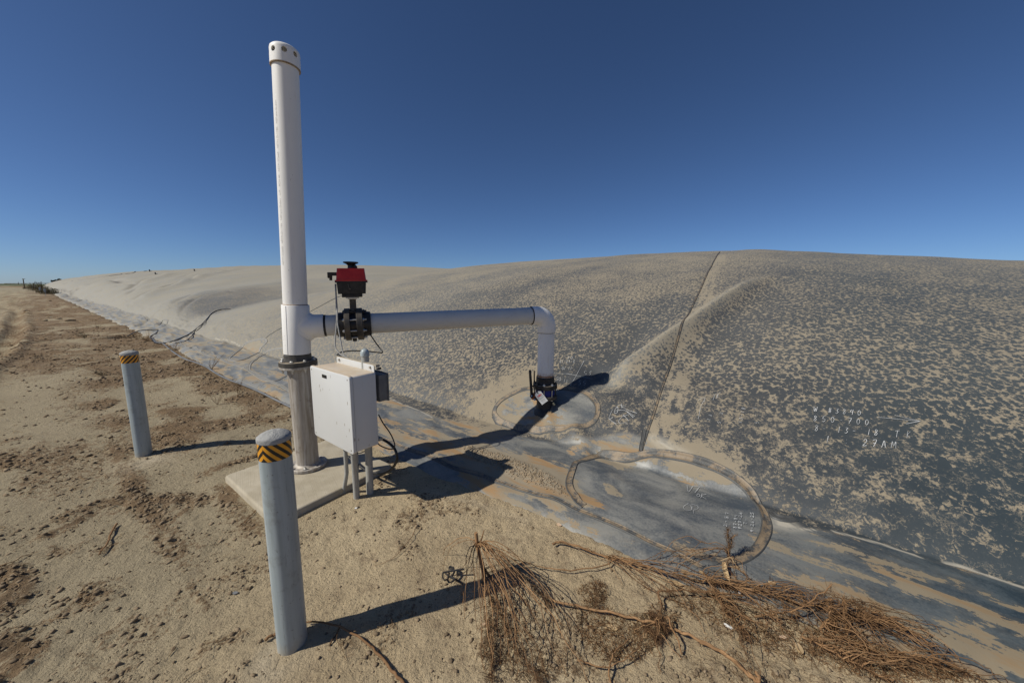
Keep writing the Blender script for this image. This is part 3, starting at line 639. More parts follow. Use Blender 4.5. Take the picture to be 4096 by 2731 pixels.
def seam(name, pts, wd=.05, closed=False, silt=0, parent=COVER, step=.03, h=1.0, label=None):
    P = dense(pts, 10); seg = np.hypot(*np.diff(P, axis=0).T); L = np.concatenate([[0], np.cumsum(seg)]); n = max(8, int(L[-1]/step)); t = np.linspace(0, L[-1], n)
    P = np.stack([np.interp(t, L, P[:, 0]), np.interp(t, L, P[:, 1])], 1)
    T = np.gradient(P, axis=0); T /= np.linalg.norm(T, axis=1)[:, None]+1e-9; N = np.stack([-T[:, 1], T[:, 0]], 1)
    prof = [(-1.35, None), (-1.0, .002), (-.93, .011), (-.82, .010), (-.74, .003), (-.3, .003), (-.12, .007), (.0, .004), (.3, .003), (.74, .005), (.84, .014), (.93, .012), (1.0, .002), (1.35, None)]
    V = []; ac = []; wob = .10*fbm(t*6, t*0, 7, 3); dist = np.hypot(P[:, 0], P[:, 1])
    for i in range(n):
        for a, z in prof:
            aa = a*(1+wob[i]); q = P[i]+N[i]*wd*aa; V.append((q[0], q[1], -.008-.0004*dist[i] if z is None else z*h+.002+.0006*dist[i])); ac.append(a)
    V = np.array(V); z = cz(V[:, 0], V[:, 1])+V[:, 2]; x, y = XY(V[:, 0], V[:, 1]); m = len(prof)
    I = np.arange(n*m).reshape(n, m); q = np.stack([I[:-1, :-1], I[:-1, 1:], I[1:, 1:], I[1:, :-1]], -1).reshape(-1, 4)
    o = mesh_np(name, np.stack([x, y, z], 1), q, M_SEAM, parent); attr(o, 'across', ac); attr(o, 'silt', np.full(len(V), silt)); attr(o, 'film_light', .92*ss(3.2, 7, V[:, 0]))
    if label: o['label'] = label
    return o
seam('weld_seam', OVAL, .035, h=.4, silt=.0, label='wide double weld closing the big oval patch')
seam('weld_seam', ROVAL, .032, h=.4, silt=-.0, label='double weld ring round the riser pipe')
seam('weld_seam', SEAMA, .026, silt=-.0, h=.6)
seam('weld_seam', SEAMUP, .013, silt=-.05, step=.06, h=.6)
SEAM2 = [(u_-.24, v_+.02) for u_, v_ in SEAMUP]
seam('weld_seam', LOVA, .03, silt=.0, h=.3); seam('weld_seam', LSTEM, .02, silt=0, h=.3); seam('weld_seam', LOVB, .026, silt=0, h=.3); seam('weld_seam', LAPR, .026, silt=0, h=.3)
seam('weld_seam', uvpts([(500+395/2.94, 1050+740/2.94), (500+440/2.94, 1050+705/2.94), (500+500/2.94, 1050+695/2.94), (500+470/2.94, 1050+745/2.94)]), .02, h=.3)
seam('weld_seam', uvpts([(3180, 2078), (3140, 2078), (3100, 2068), (3085, 2050)]), .032, silt=-.2)
seam('weld_seam', uvpts([(2563, 1800), (2565, 1780), (2572, 1750), (2577, 1715)]), .02, silt=-.2)
# far seams, tracing the slack lines of the far lobe
for pts in ([(400, 1221), (520, 1255), (600, 1290), (620, 1302)], [(250, 1138), (400, 1114), (500, 1099), (590, 1088)]):
    seam('weld_seam', uvpts(pts), .02, step=.15, h=.3)

def build_ground():
    r = np.concatenate([np.geomspace(.5, .9, 12)[:-1], np.geomspace(.9, 8, 470)[:-1], np.geomspace(8, 40, 190)[:-1], np.geomspace(40, 5000, 90)])
    a = np.concatenate([np.linspace(-R(64), R(62), 500), np.linspace(R(62), 2*math.pi-R(64), 60)[1:]])
    rr, aa = np.meshgrid(r, a, indexing='ij'); x = (rr*np.sin(aa)).ravel(); y = (rr*np.cos(aa)).ravel()
    D = debris(x, y); z = ground_z(x, y, D)
    n, m = len(r), len(a); I = np.arange(n*m).reshape(n, m)
    q = np.stack([I[:-1, :-1], I[:-1, 1:], I[1:, 1:], I[1:, :-1]], -1).reshape(-1, 4)
    o_c = len(x); x = np.append(x, 0); y = np.append(y, 0); z = np.append(z, 0); D = np.append(D, 0)
    me_f = q
    o = mesh_np('ground', np.stack([x, y, z], 1), me_f, M_GROUND); tag(o, kind='structure')
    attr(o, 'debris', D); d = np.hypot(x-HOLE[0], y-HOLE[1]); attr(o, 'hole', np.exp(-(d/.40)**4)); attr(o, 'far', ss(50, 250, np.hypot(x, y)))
    pale = np.zeros(x.shape)
    for c, s_ in ((gp(1130, 2620), .16), (gp(590, 1850), .22)): pale = np.maximum(pale, .8*np.exp(-(((x-c[0])**2+(y-c[1])**2)/s_**2)))
    pts = [tuple(gp(a_, b_)[:2]) for a_, b_ in ((1700, 1955), (1800, 1990), (1950, 2030), (2100, 2080))]; dd, _, _ = pdist(x, y, pts); pale = np.maximum(pale, .3*np.exp(-(dd/.06)**2))
    attr(o, 'pale', pale*(.4+noise(x*9, y*9, 5)))
    return o
GROUND = build_ground()
# crop field beyond the road
def build_field():
    xs = np.concatenate([np.linspace(-2600, -400, 60)[:-1], np.linspace(-400, 400, 60)]); ys = np.geomspace(290, 3500, 70); X, Y = np.meshgrid(xs, ys, indexing='ij')
    n, m = X.shape; x, y = X.ravel(), Y.ravel(); z = .75+.5*noise(x*.05, y*.3, 5)*np.clip(y/300, 0, 1); I = np.arange(n*m).reshape(n, m)
    z[(I[:, 0])] = -.3
    q = np.stack([I[:-1, :-1], I[:-1, 1:], I[1:, 1:], I[1:, :-1]], -1).reshape(-1, 4)
    x = x-.06*y
    tag(mesh_np('field', np.stack([x, y, z], 1), q, M_FIELD), kind='structure')
build_field()
# low bank of dark spoil beside the far road
def bank(c, L, Wd, h, rz, label, mat=None):
    n, m = 60, 14; V = []
    for i in range(n):
        for j in range(m):
            a = i/(n-1); b = j/(m-1)*2-1; hh = h*math.sin(math.pi*min(1, max(0, a)))**.5*(1-b*b)*(.55+.9*float(noise(a*9, b*2, 3)))
            x = (a-.5)*L; y = b*Wd; V.append((c[0]+x*math.cos(rz)-y*math.sin(rz), c[1]+x*math.sin(rz)+y*math.cos(rz), c[2]+hh-.04))
    I = np.arange(n*m).reshape(n, m); q = np.stack([I[:-1, :-1], I[:-1, 1:], I[1:, 1:], I[1:, :-1]], -1).reshape(-1, 4)
    tag(mesh_np('spoil_bank', np.array(V), q, mat or M_CLOD), label, 'spoil bank')
b_ = gp(45, 1150); bank((b_[0], b_[1], 0), 40, 3, .7, R(8), 'long low bank of dark spoil crossing the far end of the road at left')
b_ = gp(222, 1378); bank((b_[0], b_[1], 0), 1.9, .2, .09, R(6), 'small dark heap of crumbled soil lying across the road near the striped bollard')

# ------------------------------------------------------------------ helpers that need geometry
def bake(o):
    dg = bpy.context.evaluated_depsgraph_get(); me = bpy.data.meshes.new_from_object(o.evaluated_get(dg)); o.modifiers.clear(); o.data = me
def bore(o, cyls):
    """cut round holes through a part"""
    mb = MB()
    for p0, p1, r in cyls: mb.cyl(p0, p1, r, 24)
    c = mb.build('cutter', M_DARK); recalc(c); recalc(o)
    md = o.modifiers.new('b', 'BOOLEAN'); md.operation = 'DIFFERENCE'; md.object = c; md.solver = 'EXACT'
    bpy.context.view_layer.update(); bake(o); bpy.data.objects.remove(c)
    o.data.shade_smooth(); o.data.set_sharp_from_angle(angle=R(35))
def text_verts(body, size, extr=0.0):
    cu = bpy.data.curves.new('t', 'FONT'); cu.body = body; cu.size = size; cu.align_x = 'CENTER'; cu.align_y = 'CENTER'; cu.extrude = extr; cu.resolution_u = 3
    o = bpy.data.objects.new('t', cu); COL.objects.link(o); bpy.context.view_layer.update()
    me = bpy.data.meshes.new_from_object(o.evaluated_get(bpy.context.evaluated_depsgraph_get()))
    V = [v.co.copy() for v in me.vertices]; Fs = [tuple(p.vertices) for p in me.polygons]
    bpy.data.objects.remove(o); bpy.data.meshes.remove(me); return V, Fs
Vz = Vector((0, 0, 1))

# ------------------------------------------------------------------ concrete slab
ct = [(4.40, .975), (3.19, .99), (3.265, 2.17), (4.47, 2.12)]
P2 = [Vector((*XY(*c), 0)) for c in ct]; cen = sum(P2, Vector())/4
mb = MB(); rings = []
for off, z in ((0, -.08), (0, .058), (.004, .070), (.012, .078), (.022, .080)):
    ring = []
    for i, p in enumerate(P2):
        a = (P2[i-1]-p).normalized(); b = (P2[(i+1) % 4]-p).normalized()
        for k in range(5):
            t = k/4; q = p+a*.03*(1-t)**2+b*.03*t**2; ring.append(q+(cen-q).normalized()*off*1.4+Vz*z)
    rings.append(ring)
n = len(rings[0]); fs = [tuple(range(4*n, 5*n))]
for j in range(4):
    for i in range(n): fs.append((j*n+i, j*n+(i+1) % n, (j+1)*n+(i+1) % n, (j+1)*n+i))
mb.add([q for r_ in rings for q in r_], fs)
slab = mb.build('concrete_slab', M_CONC, loc=(*cen[:2], 0)); tag(slab, 'square broom finished concrete slab under the tall white vent pipe', 'concrete slab')

# ------------------------------------------------------------------ gas vent assembly
B = Vector((-2.193, 3.631, .082)); PX = Vector((-2.214, 3.631, 1.32)); TOP = Vector((-2.112, 3.631, 4.155))
gas = thing('gas_vent_pipe', B, 'tall white vent pipe with a side pipe running to a riser on the membrane', 'gas pipe')
def part(mb, name, mat, parent, label=None, sharp=38):
    o = mb.build(name, mat, parent, sharp=sharp)
    if label: o['label'] = label
    return o
# lower stainless pipe with its flanges
lp = part(MB().lathe(B, PX-B, [(.02, .09), (.02, .108), (1.16, .108)], 48), 'lower_pipe', M_STEEL, gas, 'stained steel lower pipe')
bf = part(MB().lathe(B, Vz, [(0, 0), (0, .178), (.004, .184), (.030, .184), (.034, .180), (.034, .128), (.046, .113), (.052, .1085), (.052, .10)], 64), 'base_flange', M_STEEL, gas)
bl = []
mbh = MB()
for k in range(8):
    a = R(20+45*k); p = B+Vector((math.cos(a)*.153, math.sin(a)*.153, .034))
    if k % 2 == 0: part(MB().lathe(p, Vz, [(0, .021), (.003, .021), (.003, .0)], 20).hexbolt(p+Vz*.003, Vz, .016, .014, .014), 'bolt', M_ZINC, bf)
    else: part(MB().lathe(p+Vz*.0005, Vz, [(0, .012), (.0008, .012), (.0008, 0)], 16), 'bolt_hole_disc', M_BLACK, bf)  # flat black disc painted for the dark of an empty hole
fz_ = 1.172-B.z
fl = part(MB().lathe(B, PX-B, [(fz_, .10), (fz_, .172), (fz_+.003, .175), (fz_+.024, .175), (fz_+.026, .172), (fz_+.026, .1)], 64), 'steel_flange', M_STEEL, gas)
pf = part(MB().lathe(B, PX-B, [(fz_+.028, .10), (fz_+.028, .176), (fz_+.070, .176), (fz_+.074, .172)], 64), 'plastic_flange', M_DPVC, gas)
part(MB().lathe(B, PX-B, [(fz_+.0735, .173), (fz_+.0745, .172), (fz_+.0745, .128)], 64), 'flange_dust', M_TANTOP, pf)
part(MB().lathe(B, PX-B, [(fz_+.074, .129), (fz_+.078, .127), (fz_+.136, .125), (fz_+.138, .118), (fz_+.150, .112), (fz_+.170, .112)], 64), 'hub', M_DPVC, pf)
ax = (PX-B).normalized(); fa, fb, _ = frame(ax)
for k in range(8):
    a = R(8+45*k); p = B+ax*(fz_+.0745)+(fa*math.cos(a)+fb*math.sin(a))*.150
    part(MB().lathe(p, ax, [(0, .019), (.003, .019), (.003, 0)], 16).hexbolt(p+ax*.003, ax, .0155, .014).hexbolt(p-ax*.0745, -ax, .0155, .016, .022), 'bolt', M_ZINC, pf)
# white tee
ua = (TOP-PX).normalized(); T = PX+ua*.272
E0 = Vector(RISER); E0.z -= .03
EL = Vector((E0.x, E0.y, 1.665)); hd = (EL-T).normalized()
tee = part(MB().lathe(PX, ua, [(0, .108), (0, .121), (.003, .124), (.493, .124), (.497, .121), (.497, .109)], 64)
           .lathe(T, hd, [(.02, .118), (.252, .118), (.256, .115), (.256, .10)], 64), 'tee', M_PVC, gas)
# a soft shoulder where the branch leaves the tee
recalc(tee)
sh = MB(); nseg = 48; hu, hv, _ = frame(hd)
rows = []
for j in range(7):
    t = j/6; row = []
    for i in range(nseg):
        a = 2*math.pi*i/nseg; c = hu*math.cos(a)+hv*math.sin(a)
        vert = abs(c.dot(Vz)); grow_ = .030*(1-t)**2*vert; rr = .1185+grow_
        lat = c-Vz*c.dot(Vz)                      # sideways component sets where the branch meets the barrel
        s0 = math.sqrt(max(.124**2-min(rr*lat.length, .123)**2, 1e-5)); row.append(T+c*rr+hd*(s0+.055*t*vert+.001))
    rows.append(row)
fs = [(j*nseg+i, j*nseg+(i+1) % nseg, (j+1)*nseg+(i+1) % nseg, (j+1)*nseg+i) for j in range(6) for i in range(nseg)]
sh.add([q for r_ in rows for q in r_], fs); part(sh, 'tee_shoulder', M_PVC, tee, sharp=80)
part(MB().lathe(PX, ua, [(.30, .1241), (.301, .1256), (.304, .1256), (.305, .1241)], 64) if False else MB().tube([PX+Vector((-.024, -.1225, 0))+ua*h_ for h_ in (.005, .25, .49)], .0022, 6), 'mould_line', M_PVC, tee)
up_ = part(MB().lathe(PX+ua*.42, ua, [(0, .109), ((TOP-PX).length-.42-.10, .109), ((TOP-PX).length-.42-.10, .099), (0, .099)], 64), 'upper_pipe', M_PVC, gas)
part(MB().lathe(PX+ua*.497, ua, [(0, .1095), (.004, .1125), (.008, .1095)], 64), 'glue_ring', simple('brown_glue', (.22, .12, .06), (.45, .33, .22), 60), tee)
# cap with round vent holes
Lc = (TOP-ua*.165)
cap = MB().lathe(Lc, ua, [(0, .111), (0, .119), (.003, .1225), (.130, .1225), (.148, .119), (.160, .108), (.167, .09), (.169, .0), (.160, .0), (.158, .09), (.150, .104), (.135, .1115)], 96, closed=True).build('vent_cap', M_PVC, gas)
cut = []
for k in range(8):
    a = R(-117+45*k+11); d = Vector((math.cos(a), math.sin(a), 0)); p = Lc+ua*.098
    cut.append((p+d*.09, p+d*.15, .0225))
bore(cap, cut)
part(MB().lathe(Lc, ua, [(-.004, .1105), (-.004, .1225), (0, .1240), (.005, .1232)], 64), 'cap_rim', simple('dirty_rim', (.18, .11, .06), (.4, .3, .2), 50), cap)
# printed line along the pipe
V, Fs = text_verts('ASTM D2665   ASTM D-1785   NSF-pw-G-dwv   U.P.   SCH 40   ASTM D2665   ASTM D-1785   NSF-pw-G-dwv', .032)
base = PX+ua*1.62; vs = []
for q in V:
    a = R(-112)-q.y/.109; d = Vector((math.cos(a), math.sin(a), 0)); vs.append(base+ua*(q.x)+d*.1098)
part(MB().add(vs, Fs), 'printed_text', M_FAINT, up_)
# ---- horizontal run
L_ = (EL-T).length
def on(s): return T+hd*s
sp = part(MB().lathe(T, hd, [(.24, .1085), (.385, .1085)], 48), 'short_pipe', M_GPVC, gas)
part(MB().lathe(T, hd, [(.257, .1095), (.262, .1135), (.272, .1128), (.278, .109)], 48), 'glue_ring', M_BLACK, sp)
valve = part(MB().lathe(T, hd, [(.495, .10), (.495, .130), (.50, .134), (.585, .134), (.59, .130), (.59, .10)], 48), 'valve_body', M_BLACK, gas)
fl1 = part(MB().lathe(T, hd, [(.378, .109), (.378, .125), (.381, .128), (.452, .130), (.456, .168), (.459, .172), (.506, .172), (.509, .169), (.509, .11)], 64), 'pipe_flange', M_IRON, valve)
fl2 = part(MB().lathe(T, hd, [(.573, .11), (.573, .169), (.576, .172), (.628, .172), (.632, .168), (.636, .130), (.705, .127), (.712, .122), (.712, .10)], 64), 'pipe_flange', M_IRON, valve)
part(MB().lathe(T, hd, [(.40, .1295), (.40, .1305), (.45, .1305)], 48).lathe(T, hd, [(.645, .1315), (.645, .1330), (.708, .1300), (.713, .1200)], 48), 'sleeve', M_BLACK, valve)
hs = Vz.cross(hd).normalized()
for k in range(8):
    a = R(22.5+45*k); d = hs*math.cos(a)+Vz*math.sin(a); p = on(.456)+d*.149
    part(MB().cyl(p, p+hd*.18, .0085, 10).hexbolt(p, -hd, .017, .016, .004).hexbolt(p+hd*.176, hd, .017, .016, .022), 'bolt', M_ZINC if k in (3, 4, 5, 6) else M_IRON, valve)
    q = on(.541)+d*.139; part(MB().box(q, .040, .006, .008, hd, d.cross(hd), d), 'wafer_rib', M_IRON, valve)
# stem and neck of the actuator
nb = on(.541)
neck = part(MB().box(nb+Vz*.205, .018, .032, .072, hs, hd, Vz).box(nb+Vz*.20, .028, .010, .070, hs, hd, Vz).cyl(nb+Vz*.12, nb+Vz*.16, .045, 24).cyl(nb-Vz*.185, nb-Vz*.13, .022, 16, .004), 'neck', M_IRON, valve)
part(MB().slab(nb+Vz*.283, .062, .062, .006, .012, hd, hs, Vz, bev=.001).slab(nb+Vz*.272, .045, .045, .004, .01, hd, hs, Vz, bev=.001), 'mounting_plate', M_ZINC, neck)
act = part(MB().slab(nb+Vz*.307, .098, .075, .018, .012, hd, hs, Vz, bev=.003), 'actuator_base', M_BLACK, valve)
def taper(mb, z0, z1, a0, b0, a1, b1, rad):
    rings = []
    for z, a, b in ((z0, a0, b0), (z1, a1, b1)):
        ring = []
        for sx, sy, t0 in ((1, 1, 0), (-1, 1, 90), (-1, -1, 180), (1, -1, 270)):
            for k in range(5):
                t = R(t0+22.5*k); ring.append(nb+Vz*z+hd*(sx*(a-rad)+rad*math.cos(t))+hs*(sy*(b-rad)+rad*math.sin(t)))
        rings.append(ring)
    n = len(rings[0]); mb.add(rings[0]+rings[1], [tuple(range(n))[::-1], tuple(range(n, 2*n))]+[(i, (i+1) % n, n+(i+1) % n, n+i) for i in range(n)]); return mb
ab = taper(MB(), .324, .448, .132, .095, .140, .102, .02); part(ab, 'actuator_housing', M_BLACK, valve)
part(taper(MB(), .440, .455, .155, .112, .155, .112, .025), 'gasket_flange', M_BLACK, act)
rc = taper(taper(MB(), .455, .467, .155, .112, .155, .112, .025), .467, .585, .142, .102, .130, .092, .02)
red = part(rc, 'actuator_cover', M_RED, valve, 'bright red actuator cover')
part(MB().lathe(nb+Vz*.585, Vz, [(0, .034), (.03, .030), (.036, .034), (.046, .046), (.056, .070), (.058, .074), (.068, .074), (.070, .070), (.070, 0)], 32), 'handwheel', M_BLACK, valve)
part(MB().cyl(nb+Vz*.585+hd*.05-hs*.02, nb+Vz*.617+hd*.03-hs*.02, .02, 16, .004), 'sight_dome', M_BLACK, valve)
cn = nb-hd*.142+Vz*.53-hs*0
part(MB().box(cn-hd*.022, .024, .016, .018, hd, hs, Vz).slab(cn-hd*.062-Vz*.012, .022, .030, .018, .006, hd, Vz, hs).cyl(cn-hd*.055-Vz*.04, cn-hd*.055-Vz*.065, .014, 12), 'cable_connector', M_BLACK, valve)
hl = nb+Vz*.395-hs*.1; part(MB().tube([hl+hs*-.006+hd*-.03+Vz*.035, hl-hs*.012+hd*-.025, hl-hs*.012+hd*-.018-Vz*.025], .004, 6).cyl(hl-hd*.018-Vz*.02, hl-hd*.018-Vz*.02-hs*.016, .009, 10), 'clutch_lever', M_IRON, act)
# long pipe, elbow and riser
rb = .155
hp = part(MB().lathe(T, hd, [(.70, .1085), (L_-.17, .1085)], 48), 'long_pipe', M_GPVC, gas)
part(MB().lathe(T, hd, [(L_-.30, .109), (L_-.298, .112), (L_-.245, .112), (L_-.243, .109)], 48), 'collar', M_GPVC, hp)
elb = MB(); prof = []
pts = []; hdh = hd
c0 = EL-hd*rb-Vz*rb
nE = 14; ringv = []; perp = hd.cross(Vz).normalized()
seq = [(EL-hd*(rb+.075), hd, .108), (EL-hd*(rb+.075), hd, .1165), (EL-hd*(rb+.072), hd, .1185)]+[(c0+(Vz*math.cos(R(90*k/nE))+hd*math.sin(R(90*k/nE)))*rb, hd*math.cos(R(90*k/nE))-Vz*math.sin(R(90*k/nE)), .1185+.004*math.sin(R(180*k/nE))) for k in range(nE+1)]+[(EL-Vz*(rb+.072), -Vz, .1185), (EL-Vz*(rb+.075), -Vz, .1165), (EL-Vz*(rb+.075), -Vz, .108)]
vs = []; n = 48
for c, d, r_ in seq:
    b2 = perp.cross(d)
    for i in range(n):
        a = 2*math.pi*i/n; vs.append(c+(perp*math.cos(a)+b2*math.sin(a))*r_)
m = len(seq); elb.add(vs, [(j*n+i, j*n+(i+1) % n, (j+1)*n+(i+1) % n, (j+1)*n+i) for j in range(m-1) for i in range(n)])
elbow = part(elb, 'elbow', M_PVC, gas)
part(MB().lathe(EL-hd*(rb+.0745), hd, [(-.004, .110), (-.002, .1175), (.003, .1195), (.006, .1188)], 48).lathe(EL-Vz*(rb+.0745), -Vz, [(-.003, .1190), (.001, .1192), (.003, .110)], 48), 'glue_ring', M_BLACK, elbow)
zt, zb = EL.z-rb-.07, .852
def dn(z): return Vector((EL.x, EL.y, z))
rs_ = part(MB().lathe(dn(zb-.02), Vz, [(0, .108), (.04, .108), (.09, .108), (zt-zb+.02, .108)], 48), 'riser_pipe', M_PVC, gas)
a_ = rs_.data.attributes.new('grime', 'FLOAT', 'POINT'); a_.data.foreach_set('value', [1.0 if v.co.z+wloc(gas).z < zb+.04 else 0.0 for v in rs_.data.vertices])
part(MB().lathe(dn(zb+.0), Vz, [(0, .1095), (.006, .1115), (.016, .1088)], 48), 'glue_ring', simple('rusty_ring', (.30, .12, .05), (.42, .24, .12), 50), rs_)
lv = part(MB().lathe(dn(.60), Vz, [(0, .122), (.0, .128), (.09, .128), (.09, .12)], 48), 'riser_valve', M_BLUE, gas, 'valve on the riser with a blue body')
part(MB().lathe(dn(.690), Vz, [(0, .11), (0, .158), (.004, .162), (.050, .162), (.054, .158), (.056, .126), (.060, .124), (.120, .121), (.150, .119), (.156, .112), (.156, .105)], 64), 'upper_flange', M_BLACK, lv)
part(MB().lathe(dn(.7452), Vz, [(0, .157), (.001, .156), (.001, .129)], 48), 'flange_dust', M_TANTOP, lv)
part(MB().lathe(dn(.558), Vz, [(0, .10), (0, .160), (.004, .163), (.034, .163), (.038, .159), (.038, .10)], 64), 'lower_flange', M_IRON, lv)
for k in range(8):
    a = R(-100+45*k); d = Vector((math.cos(a), math.sin(a), 0)); p = dn(.55)+d*.142
    part(MB().cyl(p, p+Vz*.20, .008, 10).hexbolt(p+Vz*.197, Vz, .018, .02, .010).hexbolt(p+Vz*.004, -Vz, .016, .014), 'bolt', M_ZINC if k in (0, 1) else M_IRON, lv)
foot = dn(E0.z+.0)
part(MB().lathe(foot-Vz*.08, Vz, [(0, .112), (.10, .112), (.12, .108), (.55-E0.z+.10, .108)], 48).lathe(foot-Vz*.06, Vz, [(0, .150), (.062, .138), (.085, .120), (.105, .112)], 48), 'boot', M_BLACK, lv, 'black rubber boot sealed to the membrane')
# lever, gear box and handle on the left of the riser valve
def pr(px, py, dy=0): return Vector(atY(px, py, EL.y+dy))
part(MB().cyl(pr(2127, 1585, -.03), pr(2127, 1585, -.03)+Vector((.08, .03, 0)), .045, 24, .006).cyl(pr(2131, 1585, -.08), pr(2131, 1585, -.02), .030, 20, .005), 'gear_disc', M_ORANGE, lv)
part(MB().tube([pr(2127, 1585, -.10), pr(2124, 1540, -.10), pr(2121, 1500, -.10), pr(2120, 1480, -.10)], [.019, .018, .017, .015], 10).cyl(pr(2127, 1583, -.12), pr(2127, 1583, -.02), .026, 16, .004), 'lever_handle', M_BLACK, lv)
part(MB().tube([pr(2137, 1545, .02), pr(2137, 1505, .02), pr(2137, 1482, .02)], [.010, .009, .008], 8).tube([pr(2127, 1545, -.06), pr(2140, 1540, 0), pr(2152, 1538, .02)], .008, 8), 'locking_handle', M_BLACK, lv)
part(MB().cyl(pr(2126, 1583, -.135), pr(2126, 1583, -.10), .010, 6).cyl(pr(2138, 1598, -.11), pr(2138, 1598, -.06), .013, 6), 'bolt', M_ZINC, lv)
part(MB().box(pr(2215, 1615, -.11), .011, .002, .020, (.8, 0, .6), (0, 1, 0), (-.6, 0, .8)), 'tie_label', simple('faded_paper', (.45, .42, .22), (.55, .5, .3)), lv)

# ---- warning tag
tc = pr(2163, 1590, -.19)
tx = Vector((.82, 0, .57)).normalized() if False else None
TL, TR, BR, BL = [pr(a_, b_, -.19) for a_, b_ in ((2135, 1573), (2163, 1557), (2190, 1604), (2168, 1624))]
tX = ((TR-TL)+(BR-BL)).normalized(); tY = ((TL-BL)+(TR-BR)).normalized(); tY = (tY-tX*tY.dot(tX)).normalized(); tN = tX.cross(tY)
if tN.y > 0: tN = -tN
tw, th = .0475, .088
tagc = (TL+TR+BR+BL)/4
tg = MB(); ring = [(-tw, -th), (tw, -th), (tw, th-.02), (tw-.02, th), (-tw+.02, th), (-tw, th-.02)]
tg.add([tagc+tX*a+tY*b+tN*.0006 for a, b in ring]+[tagc+tX*a+tY*b-tN*.0006 for a, b in ring], [tuple(range(6)), tuple(range(6, 12))[::-1]]+[(i, (i+1) % 6, 6+(i+1) % 6, 6+i) for i in range(6)])
wt = tg.build('warning_tag', M_WHITE, loc=tagc, sharp=20); tag(wt, 'white and red DO NOT OPERATE tag hanging from the riser valve handle', 'warning tag')
ov = MB(); ov.add([tagc+tN*.0012+tX*.036*math.cos(t)+tY*(.035+.013*math.sin(t)) for t in [2*math.pi*k/24 for k in range(24)]], [tuple(range(24))]); part(ov, 'danger_oval', M_INKR, wt)
def tagtext(s, size, yy, mat, nm, off=.0016):
    V, Fs = text_verts(s, size); part(MB().add([tagc+tN*off+tX*q.x+tY*(yy+q.y) for q in V], Fs), nm, mat, wt)
tagtext('DANGER', .0165, .035, M_WHITE, 'danger_word', .0020)
tagtext('DO NOT', .021, .010, M_INK, 'printed_words'); tagtext('OPERATE', .019, -.012, M_INK, 'printed_words')
tm = MB()
for k, (wd_, yy) in enumerate(((.030, -.030), (.034, -.040), (.026, -.050))): tm.box(tagc+tN*.0010+tY*yy, wd_, .0004, .0016, tX, tN, tY)
tm.box(tagc+tN*.0010-tY*.068, .022, .0004, .0012, tX, tN, tY)
part(tm, 'small_print', M_FAINT, wt)
part(MB().tube([tagc+tY*(th-.012)+tN*.002, tagc+tY*(th+.006)+tN*.012, tagc+tY*(th-.006)+tX*.01-tN*.004], .0035, 6).cyl(tagc+tY*(th-.014)+tN*.0012, tagc+tY*(th-.014)+tN*.002, .006, 16), 'tie', M_BLACK, wt)

# ------------------------------------------------------------------ control cabinet on posts
U3 = Vector((-.8, .6, 0)); V3 = Vector((.6, .8, 0))
u0, u1, v0, v1 = 2.822, 3.535, 1.508, 1.755; z0, z1 = .565, 1.262
cb = thing('control_cabinet', (*XY(3.1, 1.7), 0), 'white fibreglass control cabinet on grey posts beside the concrete slab', 'control cabinet')
def bc(u, v, z): return Vector((*XY(u, v), z))
uc, hw = (u0+u1)/2, (u1-u0)/2; zc, hz = (z0+z1)/2, (z1-z0)/2
body = part(MB().slab(bc(uc, (v0+.035+v1)/2, zc), hw-.008, hz-.008, (v1-v0-.035)/2, .022, U3, Vz, V3, bev=.004), 'cabinet_body', M_BOX, cb)
door = part(MB().slab(bc(uc, v0+.016, zc), hw, hz, .016, .032, U3, Vz, V3, bev=.009), 'door', M_BOX, cb)
for a in (-1, 1):
    for b in (-1, 1): part(MB().cyl(bc(uc+a*(hw-.035), v0-.001, zc+b*(hz-.035)), bc(uc+a*(hw-.035), v0+.01, zc+b*(hz-.035)), .0065, 12), 'screw', M_DARK, door)
part(MB().slab(bc(uc+.075, v0-.0012, z1-.065), .042, .0155, .0012, .003, U3, Vz, V3, bev=.0004), 'name_plate', M_PLATE, door)
# rear mounting flange with two bolts and the strut over it
mf = part(MB().slab(bc(uc, v1+.004, z1+.005), hw-.03, .045, .004, .02, U3, Vz, V3, bev=.001), 'mounting_flange', M_BOX, cb)
for a in (-1, 1): part(MB().hexbolt(bc(uc+a*(hw-.085), v1, z1+.026), -V3, .012, .012), 'bolt', M_STEEL, mf)
part(MB().box(bc(uc, v1+.027, z1+.045), hw-.01, .019, .012, U3, V3, Vz).box(bc(uc, v1+.027, z0+.05), hw-.01, .019, .012, U3, V3, Vz), 'strut', simple('dusty_strut', (.33, .29, .22), (.45, .40, .32), 30, .6, .2), cb)
for a in (-1, 1): part(MB().cyl(bc(uc+a*(hw+.0), v1+.01, z1+.02), bc(uc+a*(hw+.0), v1+.05, z1+.02), .010, 8) if a < 0 else MB().cyl(bc(uc+a*(hw-.02), v1+.01, z1+.06), bc(uc+a*(hw-.02), v1+.05, z1+.06), .008, 8), 'strut_bolt', M_BLACK, cb)
